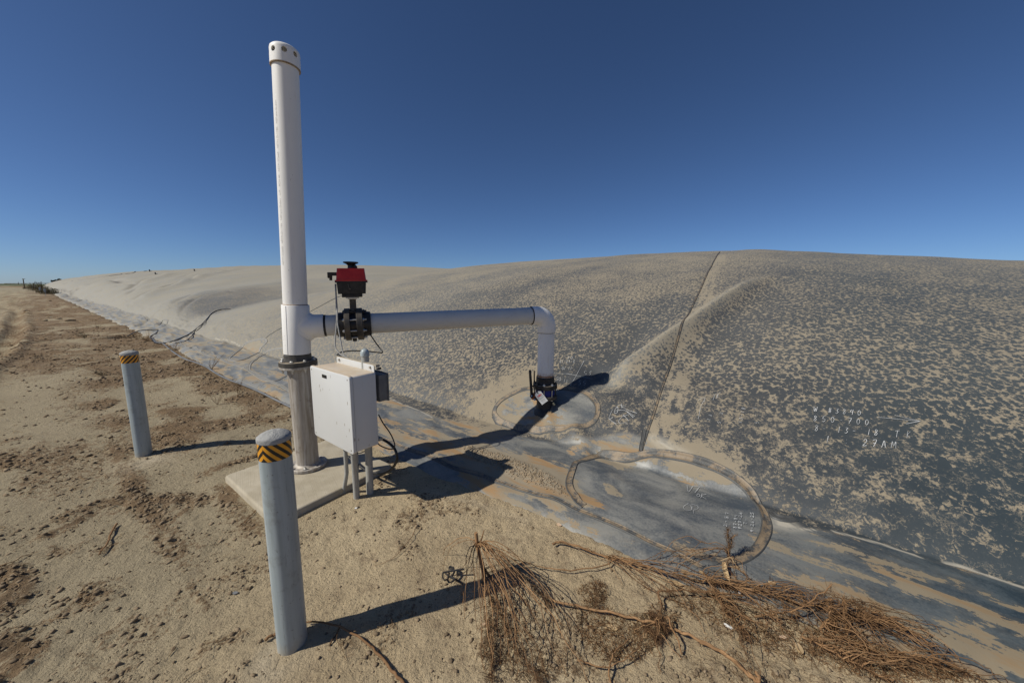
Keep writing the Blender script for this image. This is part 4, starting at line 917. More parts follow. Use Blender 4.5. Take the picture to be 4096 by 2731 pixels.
# posts and conduits
g_ = gp(1480, 1972); pv = v1+.085; pu = UV(g_)[0]
post = Vector(gp(1480, 1975)); post_t = Vector((post.x+.015, post.y+.01, 1.375))
po = part(MB().cyl(post-Vz*.1, post_t, .034, 24), 'post', M_CONDUIT, cb)
part(MB().lathe(post_t-Vz*.005, Vz, [(0, .036), (.004, .040), (.028, .040), (.045, .037), (.062, .026), (.070, .010), (.071, 0)], 24), 'post_cap', M_GALV, po)
post2 = bc(3.42, v1+.085, 0)
part(MB().cyl(post2-Vz*.1, post2+Vz*1.22, .034, 24), 'post', M_CONDUIT, cb)
c1 = Vector(gp(1427, 1995)); c2 = Vector(gp(1377, 1975)); c2 = Vector((c2.x, c2.y, 0))
t1 = bc(2.99, 1.60, z0+.02)
part(MB().tube([c1-Vz*.1, c1+Vz*.2, Vector((c1.x*.5+t1.x*.5, c1.y*.5+t1.y*.5, .35)), t1], .0285, 20), 'conduit', M_CONDUIT, cb, 'thick grey conduit entering the cabinet from below')
t2 = bc(3.16, 1.61, z0+.02)
part(MB().tube([c2-Vz*.1, c2+Vz*.05, c2*.6+Vector((t2.x, t2.y, 0))*.4+Vz*.12, Vector((t2.x, t2.y, .25)), t2], .0185, 16), 'conduit', M_CONDUIT, cb, 'thin grey conduit bent near the ground')
# grey junction box behind the cabinet
jb0 = atU(1508, 1500, u0+.04); jb1 = atU(1553, 1600, u0+.04)
jv1 = float(UV(jb1)[1]); jz1 = float(atU(1520, 1500, u0+.04)[2]); jz0 = float(atU(1530, 1605, u0+.04)[2])
jc = bc(u0+.04+.11, (v1+.05+jv1)/2, (jz0+jz1)/2)
jb = part(MB().slab(jc, .11, (jz1-jz0)/2, (jv1-v1-.05)/2, .008, U3, Vz, V3, bev=.003), 'junction_box', M_JBOX, cb, 'grey junction box mounted behind the cabinet')
part(MB().slab(jc+V3*((jv1-v1-.05)/2+.004), .118, (jz1-jz0)/2+.008, .005, .008, U3, Vz, V3, bev=.001), 'lid', M_JBOX, jb)

# ------------------------------------------------------------------ bollards
def bollard(base, h, label, mat):
    b = thing('bollard', base, label, 'bollard', 'striped steel bollards by the vent pipe'); base = Vector(base); r = .074
    part(MB().lathe(base-Vz*.12, Vz, [(0, r), (h+.12-.012, r), (h+.12-.012, r-.006), (0, r-.006)], 56), 'steel_post', M_GALV, b)
    tp = MB().lathe(base+Vz*(h-.107), Vz, [(0, r+.0004), (0, r+.0012), (.087, r+.0012), (.087, r+.0004)], 56).build('striped_tape', mat, b)
    # mortar cap, a little uneven
    mb = MB(); n = 56; pf_ = [(-.016, .0735), (-.015, .0768), (-.001, .0770), (.004, .0755), (.012, .064), (.021, .046), (.027, .025), (.029, .002)]; vs = []
    for hh, rr in pf_:
        for i in range(n):
            a = 2*math.pi*i/n; q = rr*(1+.012*float(noise(a*4, hh*60, 3))); vs.append(base+Vector((q*math.cos(a), q*math.sin(a), h+hh+(.004*float(noise(q*math.cos(a)*60, q*math.sin(a)*60, 7)) if hh > .002 else 0))))
    mb.add(vs, [(j*n+i, j*n+(i+1) % n, (j+1)*n+(i+1) % n, (j+1)*n+i) for j in range(len(pf_)-1) for i in range(n)]); part(mb, 'mortar_cap', M_CAP, b, sharp=70)
    return b
nb_ = gp(1171, 2572); bollard((nb_[0], nb_[1], 0), 1.235, 'nearest galvanised bollard with yellow and black tape, in front of the concrete slab', M_TAPE2)
lb_ = gp(577, 1822); bollard((lb_[0], lb_[1], 0), 1.235, 'galvanised bollard standing alone on the dirt at left, farther from the vent pipe', M_TAPE)

# ------------------------------------------------------------------ cables
def cable(name, pts, r, mat, label, cat, n=8, group=None, parent=None):
    P = dense([tuple(p) for p in pts], 8); o = MB().tube(P, r, 8).build(name, mat, parent, loc=P[0] if parent is None else None, sharp=80)
    if parent is None: tag(o, label, cat, group)
    elif label: o['label'] = label
    return o
def interpY(px, ya, yb): return [Vector(atY(a, b, ya+(yb-ya)*i/(len(px)-1))) for i, (a, b) in enumerate(px)]
c2f = lambda q: [(1100+a/3.484, 1050+b/3.484) for a, b in q]
yC = cn.y-.02
cable('actuator_cable', interpY(c2f([(840, 300), (846, 400), (852, 520), (856, 640), (860, 740), (856, 850), (852, 930), (842, 1010), (838, 1100), (846, 1190), (880, 1245), (930, 1290), (985, 1318), (1040, 1345)]), yC, 3.40), .0065, M_GREYC, 'left one of two pale grey cables hanging from the red actuator to the cabinet', 'cable')
cable('actuator_cable', interpY(c2f([(846, 300), (850, 400), (858, 520), (866, 640), (870, 740), (872, 850), (885, 930), (905, 1040), (920, 1120), (940, 1220), (965, 1290), (1000, 1330), (1050, 1350)]), yC, 3.41), .0065, M_GREYC, 'right one of two pale grey cables hanging from the red actuator to the cabinet', 'cable')
cable('looped_cable', interpY(c2f([(1283, 925), (1310, 970), (1340, 1020), (1400, 1110), (1460, 1190), (1496, 1238), (1488, 1256), (1440, 1252), (1360, 1243), (1260, 1233), (1100, 1229), (1000, 1236), (920, 1250), (880, 1270), (886, 1292), (950, 1306), (1030, 1325), (1110, 1345)]), 3.86, 3.42), .0065, M_RUBBER, 'thin black cable looping from the horizontal pipe round behind the post', 'cable')
c3f = lambda q: [(1050+a/2.24, 1350+b/2.24) for a, b in q]
def vplane(px, v):
    out = []
    for a, b in px:
        p = atV(a, b, v)
        if p[2] < .02: p = hit(a, b); p[2] += .012
        out.append(Vector(p))
    return out
cable('black_hose', vplane(c3f([(735, 1010), (750, 1050), (800, 1095), (860, 1140), (930, 1190), (1000, 1215), (1080, 1215), (1150, 1180), (1195, 1120), (1205, 1060), (1180, 990), (1120, 935), (1060, 905), (1030, 895)]), 1.86), .0125, M_RUBBER, 'thick black hose sagging in a loop below the cabinet', 'hose')
cable('black_cable', vplane(c3f([(1040, 690), (1080, 765), (1140, 850), (1176, 925), (1184, 975), (1160, 998), (1110, 990), (1050, 962), (1015, 920)]), 1.84), .0058, M_RUBBER, 'thin black cable hanging beside the right edge of the cabinet', 'cable')
cable('black_cable', vplane(c3f([(965, 940), (968, 970), (950, 1000), (920, 1015), (870, 1035), (835, 1030)]), 1.84), .005, M_RUBBER, 'short thin black cable curling under the cabinet', 'cable')
# hose tracing the toe of the cover
E_ = [hit(a, b) for a, b in ((609, 1352), (622, 1368), (650, 1375), (690, 1408), (738, 1438), (789, 1455), (826, 1471), (867, 1498), (920, 1524), (971, 1542), (1043, 1573), (1100, 1602), (1170, 1636), (1215, 1660))]
hz_ = [Vector(p)+Vz*.022 for p in E_]
cable('toe_hose', hz_, .020, M_JBOX, 'long grey hose lying along the toe of the membrane behind the striped bollard', 'hose')
def oncover(pts, off, lift=()):
    o = []
    for p in hit_many(pts): p = Vector(p); p.z += off; o.append(p)
    return o
cl = lambda q: [(500+a/2.94, 1050+b/2.94) for a, b in q]
cable('slack_cable', oncover(cl([(1238, 552), (1160, 552), (1110, 562), (1060, 578), (1010, 612), (965, 665), (900, 735), (820, 800), (740, 855), (640, 900), (560, 930), (480, 950), (420, 957), (360, 950), (322, 915), (298, 885), (320, 862), (365, 835), (388, 805)]), .02), .017, M_RUBBER, 'long black cable draped over the membrane from its crest to the toe', 'cable')
cable('slack_cable', oncover(cl([(985, 650), (950, 700), (900, 755), (850, 800), (812, 825), (790, 860), (750, 900), (700, 930), (640, 945), (590, 950)]), .015), .012, M_RUBBER, 'short branch of black cable below the long draped one', 'cable')
cable('slack_cable', oncover(cl([(392, 802), (300, 803), (200, 808), (130, 828), (70, 858), (25, 882)]), .05), .019, M_RUBBER, 'black cable running from the membrane toe into the hole in the road', 'cable')

# ------------------------------------------------------------------ marker writing on the membrane
GL = {'0': [[(.3, 1), (.05, .75), (.05, .3), (.25, 0), (.5, .2), (.55, .65), (.3, 1)]], '1': [[(.35, 1), (.25, 0)]], '2': [[(.05, .75), (.3, 1), (.5, .75), (.3, .4), (0, 0), (.6, .08)]],
      '3': [[(.1, .95), (.5, .9), (.25, .55), (.5, .3), (.25, 0), (0, .1)]], '4': [[(.15, 1), (.02, .5), (.5, .5)], [(.5, 1), (.4, 0)]], '5': [[(.55, 1), (.15, .95), (.1, .55), (.45, .5), (.5, .2), (.2, 0), (0, .1)]],
      '6': [[(.45, 1), (.1, .5), (.1, .1), (.4, 0), (.5, .3), (.15, .45)]], '7': [[(.0, .95), (.55, 1), (.2, 0)], [(.1, .5), (.5, .5)]], '8': [[(.45, .85), (.2, 1), (.1, .75), (.45, .35), (.25, 0), (.05, .2), (.5, .85)]],
      '9': [[(.5, .8), (.25, 1), (.08, .7), (.3, .5), (.5, .8), (.35, 0)]], '-': [[(.1, .5), (.5, .5)]], ':': [[(.3, .7), (.32, .66)], [(.28, .2), (.3, .16)]], '#': [[(.2, 1), (.15, 0)], [(.45, 1), (.4, 0)], [(0, .65), (.6, .7)], [(0, .3), (.6, .35)]],
      'W': [[(0, 1), (.15, 0), (.35, .7), (.5, 0), (.7, 1)]], 'T': [[(0, .95), (.65, 1)], [(.35, 1), (.28, 0)]], 'K': [[(.1, 1), (.1, 0)], [(.55, 1), (.12, .45), (.6, 0)]], 'O': [[(.3, 1), (.05, .75), (.05, .3), (.25, 0), (.5, .2), (.55, .65), (.3, 1)]],
      'R': [[(.1, 0), (.1, 1), (.45, .9), (.45, .6), (.1, .5), (.55, 0)]], 'A': [[(0, 0), (.3, 1), (.55, 0)], [(.1, .4), (.45, .4)]], 'M': [[(0, 0), (.1, 1), (.35, .3), (.6, 1), (.7, 0)]], 'V': [[(0, 1), (.25, 0), (.55, 1)]],
      'C': [[(.55, .85), (.3, 1), (.05, .6), (.1, .15), (.4, 0), (.6, .2)]], 'r': [[(.1, .6), (.12, 0)], [(.12, .4), (.45, .6)]], 'P': [[(.1, 0), (.12, 1), (.5, .9), (.45, .55), (.12, .5)]], 'L': [[(.1, 1), (.08, 0), (.5, 0)]],
      'o': [[(.3, .6), (.05, .4), (.1, .05), (.35, 0), (.5, .3), (.3, .6)]], 'k': [[(.1, 1), (.1, 0)], [(.5, .6), (.12, .3), (.55, 0)]], ' ': []}
def cov(x, y):
    u, v = UV((np.atleast_1d(x), np.atleast_1d(y))); return cover_z(u, v)
def ribbons(strokes, name='handwriting', wd=.0045, label=None):
    V = []; Fs = []
    for st in strokes:
        P = dense(st, 4) if len(st) > 2 else np.array(st, float)
        W = march_many([tuple(q) for q in P], cov); n = len(W)
        if n < 2: continue
        T = np.gradient(W[:, :2], axis=0); T /= np.linalg.norm(T, axis=1)[:, None]+1e-9; N = np.stack([-T[:, 1], T[:, 0]], 1); b = len(V)
        w_ = wd*.45*(.8+.5*noise(np.arange(n)*.7, np.zeros(n)+b, 3))
        for s_ in (-1, 1):
            xy = W[:, :2]+N*w_[:, None]*s_; z = cov(xy[:, 0], xy[:, 1])+.009
            V += [(a, c, d) for (a, c), d in zip(xy, z)]
        Fs += [(b+i, b+i+1, b+n+i+1, b+n+i) for i in range(n-1)]
    if V: return mesh_np(name, np.array(V), Fs, M_MARK, COVER, smooth=False)
def line(s, x0, y0, x1, y1, h, up=None, wd=.0045, skip=0):
    """text s from (x0,y0) to (x1,y1) in the photograph, glyph height h"""
    D = np.array([x1-x0, y1-y0], float); L = np.hypot(*D); d = D/L; up = np.array(up if up is not None else (d[1], -d[0]), float); up /= np.hypot(*up); adv = L/len(s); st = []
    for i, ch in enumerate(s):
        o = np.array([x0, y0])+d*adv*i
        for g in GL[ch]: st.append([tuple(o+d*min(adv*.85/.6, h*1.0)*a+up*h*b) for a, b in g])
    ribbons(st, wd=wd)
q4 = lambda a, b: (3000+a/2.146, 1500+b/2.146)
def L4(s, a, b, c, d, h, **k): line(s, *q4(a, b), *q4(c, d), h/2.146, **k)
L4('W #3840', 545, 318, 985, 355, 42, up=(.1, -1), wd=.004); L4('850-700', 545, 400, 1060, 438, 46, up=(.1, -1), wd=.004)
L4('8- 13- 18', 555, 485, 1130, 528, 50, up=(.1, -1), wd=.004); L4('TK', 1240, 538, 1440, 552, 56, up=(.1, -1), wd=.004); L4('1 : 27AM', 645, 585, 1290, 640, 58, up=(.1, -1), wd=.0045)
ribbons([[q4(1095, 368), q4(1280, 385), q4(1460, 402)], [q4(1240, 350), q4(1350, 378), q4(1460, 402)], [q4(1460, 402), q4(1340, 425)]], wd=.004)
qr = lambda a, b: (2200+a/2.352, 1700+b/2.352)
ribbons([[qr(1290, 572), qr(1303, 632), qr(1345, 578)], [qr(1335, 578), qr(1445, 590)], [qr(1405, 588), qr(1362, 642)], [qr(1395, 650), qr(1380, 665), qr(1390, 680), qr(1410, 668), qr(1395, 650)], [qr(1430, 650), qr(1418, 690)], [qr(1470, 655), qr(1425, 670), qr(1470, 702)]], wd=.004)
ribbons([[qr(1300, 740), qr(1255, 775), qr(1280, 808), qr(1330, 800), qr(1320, 760), qr(1290, 755)], [qr(1330, 748), qr(1385, 765), qr(1390, 790), qr(1340, 805), qr(1335, 770)], [qr(1350, 805), qr(1352, 835)]], wd=.0028)
for s_, xa, ya, xb, yb in (('2-57', 1662, 960, 1685, 810), ('87-84', 1752, 978, 1765, 842), ('P27-26', 1800, 982, 1805, 820), ('Tr', 1850, 938, 1860, 870), ('9-26-25', 1915, 1012, 1915, 820)):
    line(s_, *qr(xa, ya), *qr(xb, yb), 24/2.352*1.25, up=(-1, -.1), wd=.0042)
qe = lambda a, b: (2000+a/2.85, 1150+b/2.85)
ribbons([[qe(605, 985), qe(700, 988), qe(780, 990), qe(900, 1015), qe(1055, 1048)], [qe(960, 838), qe(900, 950), qe(860, 1025), qe(800, 1122)]], wd=.0045)
for s_, xa, ya, xb, yb, h_ in (('8-13-18', 855, 830, 675, 832, 34), ('OK', 830, 792, 752, 782, 34), ('11:10', 822, 910, 705, 908, 34), ('35', 1050, 962, 930, 950, 52), ('55', 980, 1068, 872, 1062, 48), ('11:05', 775, 1058, 640, 1022, 36)):
    line(s_, *qe(xa, ya), *qe(xb, yb), h_/2.85, up=(-.12, 1), wd=.0045)
q5 = lambda a, b: (2400+a/1.387, 950+b/1.387)
ribbons([[q5(70, 955), q5(55, 990), q5(52, 1010), q5(90, 1038)], [q5(52, 1012), q5(72, 1000)], [q5(98, 940), q5(85, 955), q5(80, 975), q5(95, 975), q5(100, 950), q5(92, 940)], [q5(118, 925), q5(122, 950)], [q5(98, 932), q5(145, 938)], [q5(120, 940), q5(150, 958), q5(205, 978)],
         [q5(115, 1005), q5(103, 1022), q5(115, 1036), q5(140, 1030), q5(152, 1040)], [q5(118, 998), q5(160, 985)], [q5(128, 985), q5(160, 1020)], [q5(150, 970), q5(185, 1002)], [q5(80, 965), q5(135, 962), q5(192, 995)]], wd=.0045)
ribbons([[q5(545, 1010), q5(560, 940), q5(583, 890), q5(545, 905)], [q5(583, 890), q5(578, 915)]], wd=.003)
line('TK', *q5(618, 910), *q5(665, 890), 24, up=(.3, -1), wd=.003); line('28:', *q5(608, 1020), *q5(640, 950), 12, up=(-1, -.3), wd=.0025); line('52', *q5(668, 1035), *q5(690, 935), 12, up=(-1, -.2), wd=.0025)
line('13-18', *q5(785, 1035), *q5(808, 940), 14, up=(-1, -.2), wd=.003); line('5-1', *q5(880, 1035), *q5(862, 915), 14, up=(-1, 0), wd=.003)

# ------------------------------------------------------------------ dead weeds
def gz(x, y): return float(surf(x, y)[0])
def curly(mb, p, d, L, r, rng, n=5, curl=1.0, minz=True):
    """short curling twiglet"""
    pts = [Vector(p)]; d = Vector(d).normalized()
    ax = Vector((rng.gauss(0, 1), rng.gauss(0, 1), rng.gauss(0, 1))).normalized(); M = Matrix.Rotation(curl*rng.uniform(-.9, .9), 3, ax)
    for i in range(n):
        pts.append(pts[-1]+d*L/n); d = (M @ d)+Vector((0, 0, -.06)); d.normalize()
    mb.tube(pts, [r*(1-.7*i/n) for i in range(n+1)], 3, False)
    return pts
def stem_path(px, lift, n=8):
    """px: points in the photograph, lift: heights above the ground there"""
    out = [Vector(p)+Vz*.004 for p in hit_many(px, np.array(lift, float))]
    return [Vector(tuple(q)) for q in dense([tuple(q) for q in out], n)]
def wild(path, rng, amp):
    o = []; ph = [rng.uniform(0, 99) for _ in range(3)]
    for i, p in enumerate(path):
        o.append(p+Vector([amp*(float(noise(i*.30+ph[k], k*7.1, 3))-.5) for k in range(3)]))
    return o
def weed(base, label, group='dead weeds pulled out beside the membrane'):
    return thing('dried_weed', base, label, 'dead weed', group)
def fan(stemb, twigb, root, ends, rng, r=.0035, arch=.12, twig=1.0, tl=.05, fromz=0):
    """thin stems leaving a root and arching over to points on the ground"""
    for e in ends:
        e = Vector(e); m = (root+e)/2+Vz*arch*rng.uniform(.4, 1.4)+Vector((rng.gauss(0, .03), rng.gauss(0, .03), 0))
        P = [Vector(tuple(q)) for q in dense([tuple(root), tuple(root*.75+m*.25+Vz*arch*.35), tuple(m), tuple(m*.35+e*.65+Vz*arch*.3), tuple(e)], 6)]
        P = wild(P, rng, .030)
        g0 = surf([q.x for q in P], [q.y for q in P])+.005
        for q, g_ in zip(P, g0): q.z = max(q.z, float(g_))
        rr = r*rng.uniform(.6, 1.2); stemb.tube(P, [rr*(1-.6*i/len(P)) for i in range(len(P))], 5, False)
        k0 = int(len(P)*.35)
        for i in range(k0, len(P)-1):
            for _ in range(int(rng.uniform(0, 3.2)*twig)):
                t = rng.random(); p = P[i].lerp(P[i+1], t); d = (P[i+1]-P[i]).normalized()*.7+Vector((rng.gauss(0, .7), rng.gauss(0, .7), rng.gauss(0, .45)))
                curly(twigb, p, d, tl*rng.uniform(.3, 1.3), .0013, rng, 4, 1.1)
q8 = lambda a, b: (1700+a/1.809, 2000+b/1.809); qR = lambda a, b: (2800+a/1.8148, 2000+b/1.8148)
def G(f, a, b, h=0):
    p = hit(*f(a, b)); return Vector(p)+Vz*h
def fin(sb, tb, t, m1=M_STEM, m2=M_TWIG):
    if sb.v: tag(sb.build('stems', m1, t, sharp=80), kind='stuff')
    if tb.v: tag(tb.build('twigs', m2, t, smooth=False), kind='stuff')

# plant 1: stump standing on the end of the bollard shadow, stems spilling towards the camera
rng = random.Random(11); base = G(q8, 430, 575); t = weed(base, 'upturned dead weed with a thick upright root, standing in the end of the bollard shadow')
top = Vector(atY(*q8(368, 235), base.y+.02)); sb, tb = MB(), MB()
P = [Vector(tuple(q)) for q in dense([tuple(base-Vz*.02), tuple(base.lerp(top, .3)+Vector((.004, 0, 0))), tuple(base.lerp(top, .65)-Vector((.006, 0, 0))), tuple(top)], 6)]
MB_root = MB(); MB_root.tube(P, [.016-.004*i/len(P) for i in range(len(P))], 10)
MB_root.tube([P[-6], P[-6]+Vector((.03, .01, .06)), P[-6]+Vector((.045, .01, .12))], [.007, .005, .003], 7)
MB_root.build('root', M_STEM, t, sharp=80)
root = base.lerp(top, .72)
ends = [G(q8, *q) for q in ((140, 520), (200, 620), (240, 690), (130, 400), (260, 760), (380, 940), (300, 860), (520, 1010), (430, 1250), (500, 1310), (470, 1120), (600, 1100), (700, 1180), (760, 1280), (830, 1310), (880, 1290), (900, 760), (820, 700), (700, 650), (930, 830), (1000, 900), (1060, 960), (1130, 1000), (1180, 1040), (980, 1000), (1050, 1080), (1110, 1170), (1010, 1290), (1180, 1320), (900, 1130), (840, 960), (760, 900), (680, 830), (590, 720), (860, 1050), (640, 960), (560, 880))]
fan(sb, tb, root, ends, rng, .0032, .13, .6, .045)
low = base+Vz*.06
ends = [G(q8, *q) for q in ((560, 860), (620, 1000), (560, 1180), (420, 1180), (490, 1290), (700, 1120), (780, 1010), (900, 1260), (740, 760), (800, 840), (640, 1240), (450, 1000), (650, 620), (480, 1320), (680, 1310))]
fan(sb, tb, low, ends, rng, .0034, .08, 1.5, .05); fin(sb, tb, t)
# bushy seed tufts inside it
rng = random.Random(5)
def tuft(t, path, rng, n, L, r=.0012, mat=M_TWIGD, nm='seed_tuft', spread=.018):
    mb = MB()
    for _ in range(n):
        i = rng.randrange(len(path)-1); p = path[i].lerp(path[i+1], rng.random())+Vector([rng.gauss(0, spread*.4) for _ in range(3)])
        d = (path[i+1]-path[i]).normalized()*.8+Vector([rng.gauss(0, .8) for _ in range(3)])
        q = curly(mb, p, d, L*rng.uniform(.4, 1.3), r, rng, 4, 1.3)
    return tag(mb.build(nm, mat, t, smooth=False), kind='stuff')
for pts in ([(430, 640), (500, 740), (560, 860), (600, 960), (680, 1110), (780, 1250), (860, 1320)], [(470, 700), (470, 900), (480, 1100), (490, 1300)], [(520, 380), (640, 480), (760, 600), (860, 700), (900, 760)]):
    tuft(t, stem_path([q8(*p) for p in pts], [.03]*len(pts)), rng, 330, .045)

# plant 2: long branch lying from the bare soil onto the membrane
def branch(px, f, lift, r0, r1, label, seed, fans=(), tufts=(), twn=0, tw_from=.3, tl=.05, m1=M_STEM, m2=M_TWIG, amp=.012, arch=.04, long=0):
    rng = random.Random(seed); P = wild(stem_path([f(*q) for q in px], lift), rng, amp); t = weed(P[0], label); sb, tb = MB(), MB(); n = len(P)
    MB().tube(P, [r0+(r1-r0)*i/n for i in range(n)], 8).build('main_stem', m1, t, sharp=80)
    for _ in range(twn):
        i = rng.randrange(int(n*tw_from), n-1); p = P[i]; d = (P[i+1]-P[i]).normalized()*rng.uniform(-.2, 1)+Vector((rng.gauss(0, .6), rng.gauss(0, .6), abs(rng.gauss(0, .4)))); curly(tb, p, d, tl*rng.uniform(.4, 1.5), .0014, rng, 5, 1.0)
    for k, ends in fans: fan(sb, tb, P[min(int(k*n), n-1)], [G(f, *e) for e in ends], rng, .0027, arch*.9, .9, .040)
    for _ in range(long):
        k = rng.uniform(.02, .8); i = min(int(k*n), n-1); s_ = px[min(int(k*len(px)), len(px)-1)]; th = R(rng.gauss(25, 16)); L = rng.uniform(220, 760)
        fan(sb, tb, P[i], [G(f, s_[0]+L*math.cos(th), min(s_[1]+L*math.sin(th), 1330))], rng, .0026, .065, .35, .035)
    for pts, cnt in tufts: tuft(t, stem_path([f(*q) for q in pts], [.03]*len(pts)), rng, cnt, .04)
    fin(sb, tb, t, m1, m2); return t
rr_ = random.Random(77)
def spray(cx, cy, sx, sy, n): return [(rr_.gauss(cx, sx), rr_.gauss(cy, sy)) for _ in range(n)]
branch([(918, 318), (960, 308), (1050, 318), (1150, 355), (1250, 392), (1370, 425), (1480, 452), (1600, 480), (1720, 520), (1900, 560), (2100, 592), (2330, 615)], q8, [.025, .03, .04, .035, .03, .03, .04, .05, .05, .05, .05, .04], .0085, .003,
       'long straight reddish dead branch lying from the soil onto the membrane', 21, fans=((.42, [(1600, 640), (1700, 700), (1760, 760), (1850, 700), (1900, 760), (1980, 800), (2080, 700), (2100, 780), (2200, 740)]), (.5, [(2300, 690), (2200, 640), (2350, 760), (2250, 800), (2340, 850), (2000, 640), (2150, 600)])), twn=160, long=6)
branch([(1450, 425), (1400, 428), (1330, 455), (1220, 490), (1100, 508), (1000, 505), (880, 490), (760, 462), (650, 435)], q8, [.05, .035, .03, .03, .03, .03, .03, .05, .08], .005, .003, 'smooth bowed tan stem arching between the upturned root and the long branch', 22, twn=10)
branch([(870, 690), (960, 740), (1100, 770), (1250, 795), (1400, 830), (1550, 868), (1650, 885), (1760, 915), (1880, 965), (2000, 1025), (2130, 1090), (2260, 1180), (2350, 1265), (2420, 1320)], q8, [.05, .04, .03, .03, .03, .03, .03, .03, .03, .03, .03, .03, .03, .02], .0065, .0085,
       'thick bare dead branch crossing the lower middle of the litter towards the bottom edge', 23, fans=((.48, [(1600, 1000), (1680, 1050), (1500, 960), (1560, 930), (1720, 1000), (1640, 760), (1700, 760), (1800, 840), (1500, 1040), (1850, 1150), (1700, 1250)]),), tufts=(([(1250, 640), (1240, 720), (1240, 780)], 80), ([(1620, 800), (1700, 880), (1740, 940)], 330), ([(1560, 900), (1640, 960), (1690, 1030)], 260)), twn=60, tw_from=.1)
branch([(1725, 785), (1695, 700), (1692, 665), (1730, 655), (1850, 655), (2000, 665), (2150, 680), (2300, 700)], q8, [.02, .05, .06, .06, .05, .05, .05, .05], .0055, .004, 'sharply bent dead stem forming a hook over the soil', 24, twn=70)
branch([(1755, 850), (1790, 930), (1830, 1030), (1865, 1120)], q8, [.05, .05, .04, .01], .0055, .004, 'short straight dead stem pointing down across the thick bare branch', 25, twn=12)
branch([(1100, 1150), (1150, 1180), (1250, 1200), (1350, 1195), (1430, 1160), (1510, 1110), (1560, 1060)], q8, [.03, .03, .03, .03, .04, .04, .03], .0042, .003, 'ochre stem bent into a wide curve in front of the curly litter', 26, twn=14)
branch([(1340, 1320), (1335, 1240), (1350, 1150), (1400, 1080), (1480, 1000)], q8, [.01, .03, .03, .03, .02], .0048, .0035, 'thin upright dead stem at the bottom of the litter, left of the bent curve', 27, twn=12)
branch([(0, 1030), (120, 1085), (230, 1165), (320, 1240), (385, 1300), (418, 1312), (425, 1285), (408, 1245)], qR, [.03, .03, .03, .03, .03, .03, .04, .045], .0085, .0075, 'smooth brown branch ending in a hook near the bottom edge of the photo', 28, twn=4)
# plant by the oval patch: tuft standing up with a pale torn ribbon of leaf
base = G(qR, 205, 430); t = weed(base, 'dead weed standing on the membrane with dark seed heads and a pale torn leaf'); rng = random.Random(8); sb, tb = MB(), MB()
tp = Vector(atY(*qR(205, 210), base.y+.02)); st = [base.lerp(tp, k/6)+Vector((rng.gauss(0, .006), rng.gauss(0, .006), 0)) for k in range(7)]; sb.tube(st, [.004-.0004*i for i in range(7)], 6)
tp2 = Vector(atY(*qR(250, 255), base.y)); st2 = [base.lerp(tp2, k/5)+Vector((rng.gauss(0, .006), rng.gauss(0, .006), 0)) for k in range(6)]; sb.tube(st2, .003, 6)
fan(sb, tb, base+Vz*.05, [G(q8, *q) for q in ((1560, 460), (1650, 440), (1700, 480), (1780, 450), (1800, 520), (1850, 480), (1880, 560))], rng, .0026, .10, 1.3, .035)
fan(sb, tb, base+Vz*.02, [G(qR, *q) for q in ((340, 590), (300, 700), (370, 620), (280, 640))], rng, .003, .03, .8, .03); fin(sb, tb, t, M_STEM, M_TWIGD)
tuft(t, st[1:], rng, 220, .028, .0013, M_TWIGD, 'seed_head', .02); tuft(t, st2[2:], rng, 120, .025, .0013, M_TWIGD, 'seed_head', .02)
mb = MB(); la, lb = stem_path([qR(172, 450), qR(212, 596)], [.055, .006], 1)[0::1][0], stem_path([qR(172, 450), qR(212, 596)], [.055, .006], 1)[-1]; lf = [la.lerp(lb, k/9)+Vector((-.010, 0, .006))*math.sin(math.pi*k/9) for k in range(10)]; vs = []
for i, p in enumerate(lf):
    wv = .016*math.sin(math.pi*(.18+.78*i/len(lf))); vs += [p+Vector((-wv, .004, .003)), p+Vector((0, 0, -.003)), p+Vector((wv, -.004, .006))]
mb.add(vs, [(3*i+k, 3*i+k+1, 3*i+4+k, 3*i+3+k) for i in range(len(lf)-1) for k in (0, 1)]); mb.build('torn_leaf', M_PALE, t)
mb = MB(); mb.tube(stem_path([qR(*q) for q in ((150, 440), (190, 425), (225, 415), (235, 430), (250, 460))], [.05, .06, .06, .05, .03], 4), .003, 4, False); mb.build('torn_leaf', M_PALE, t)
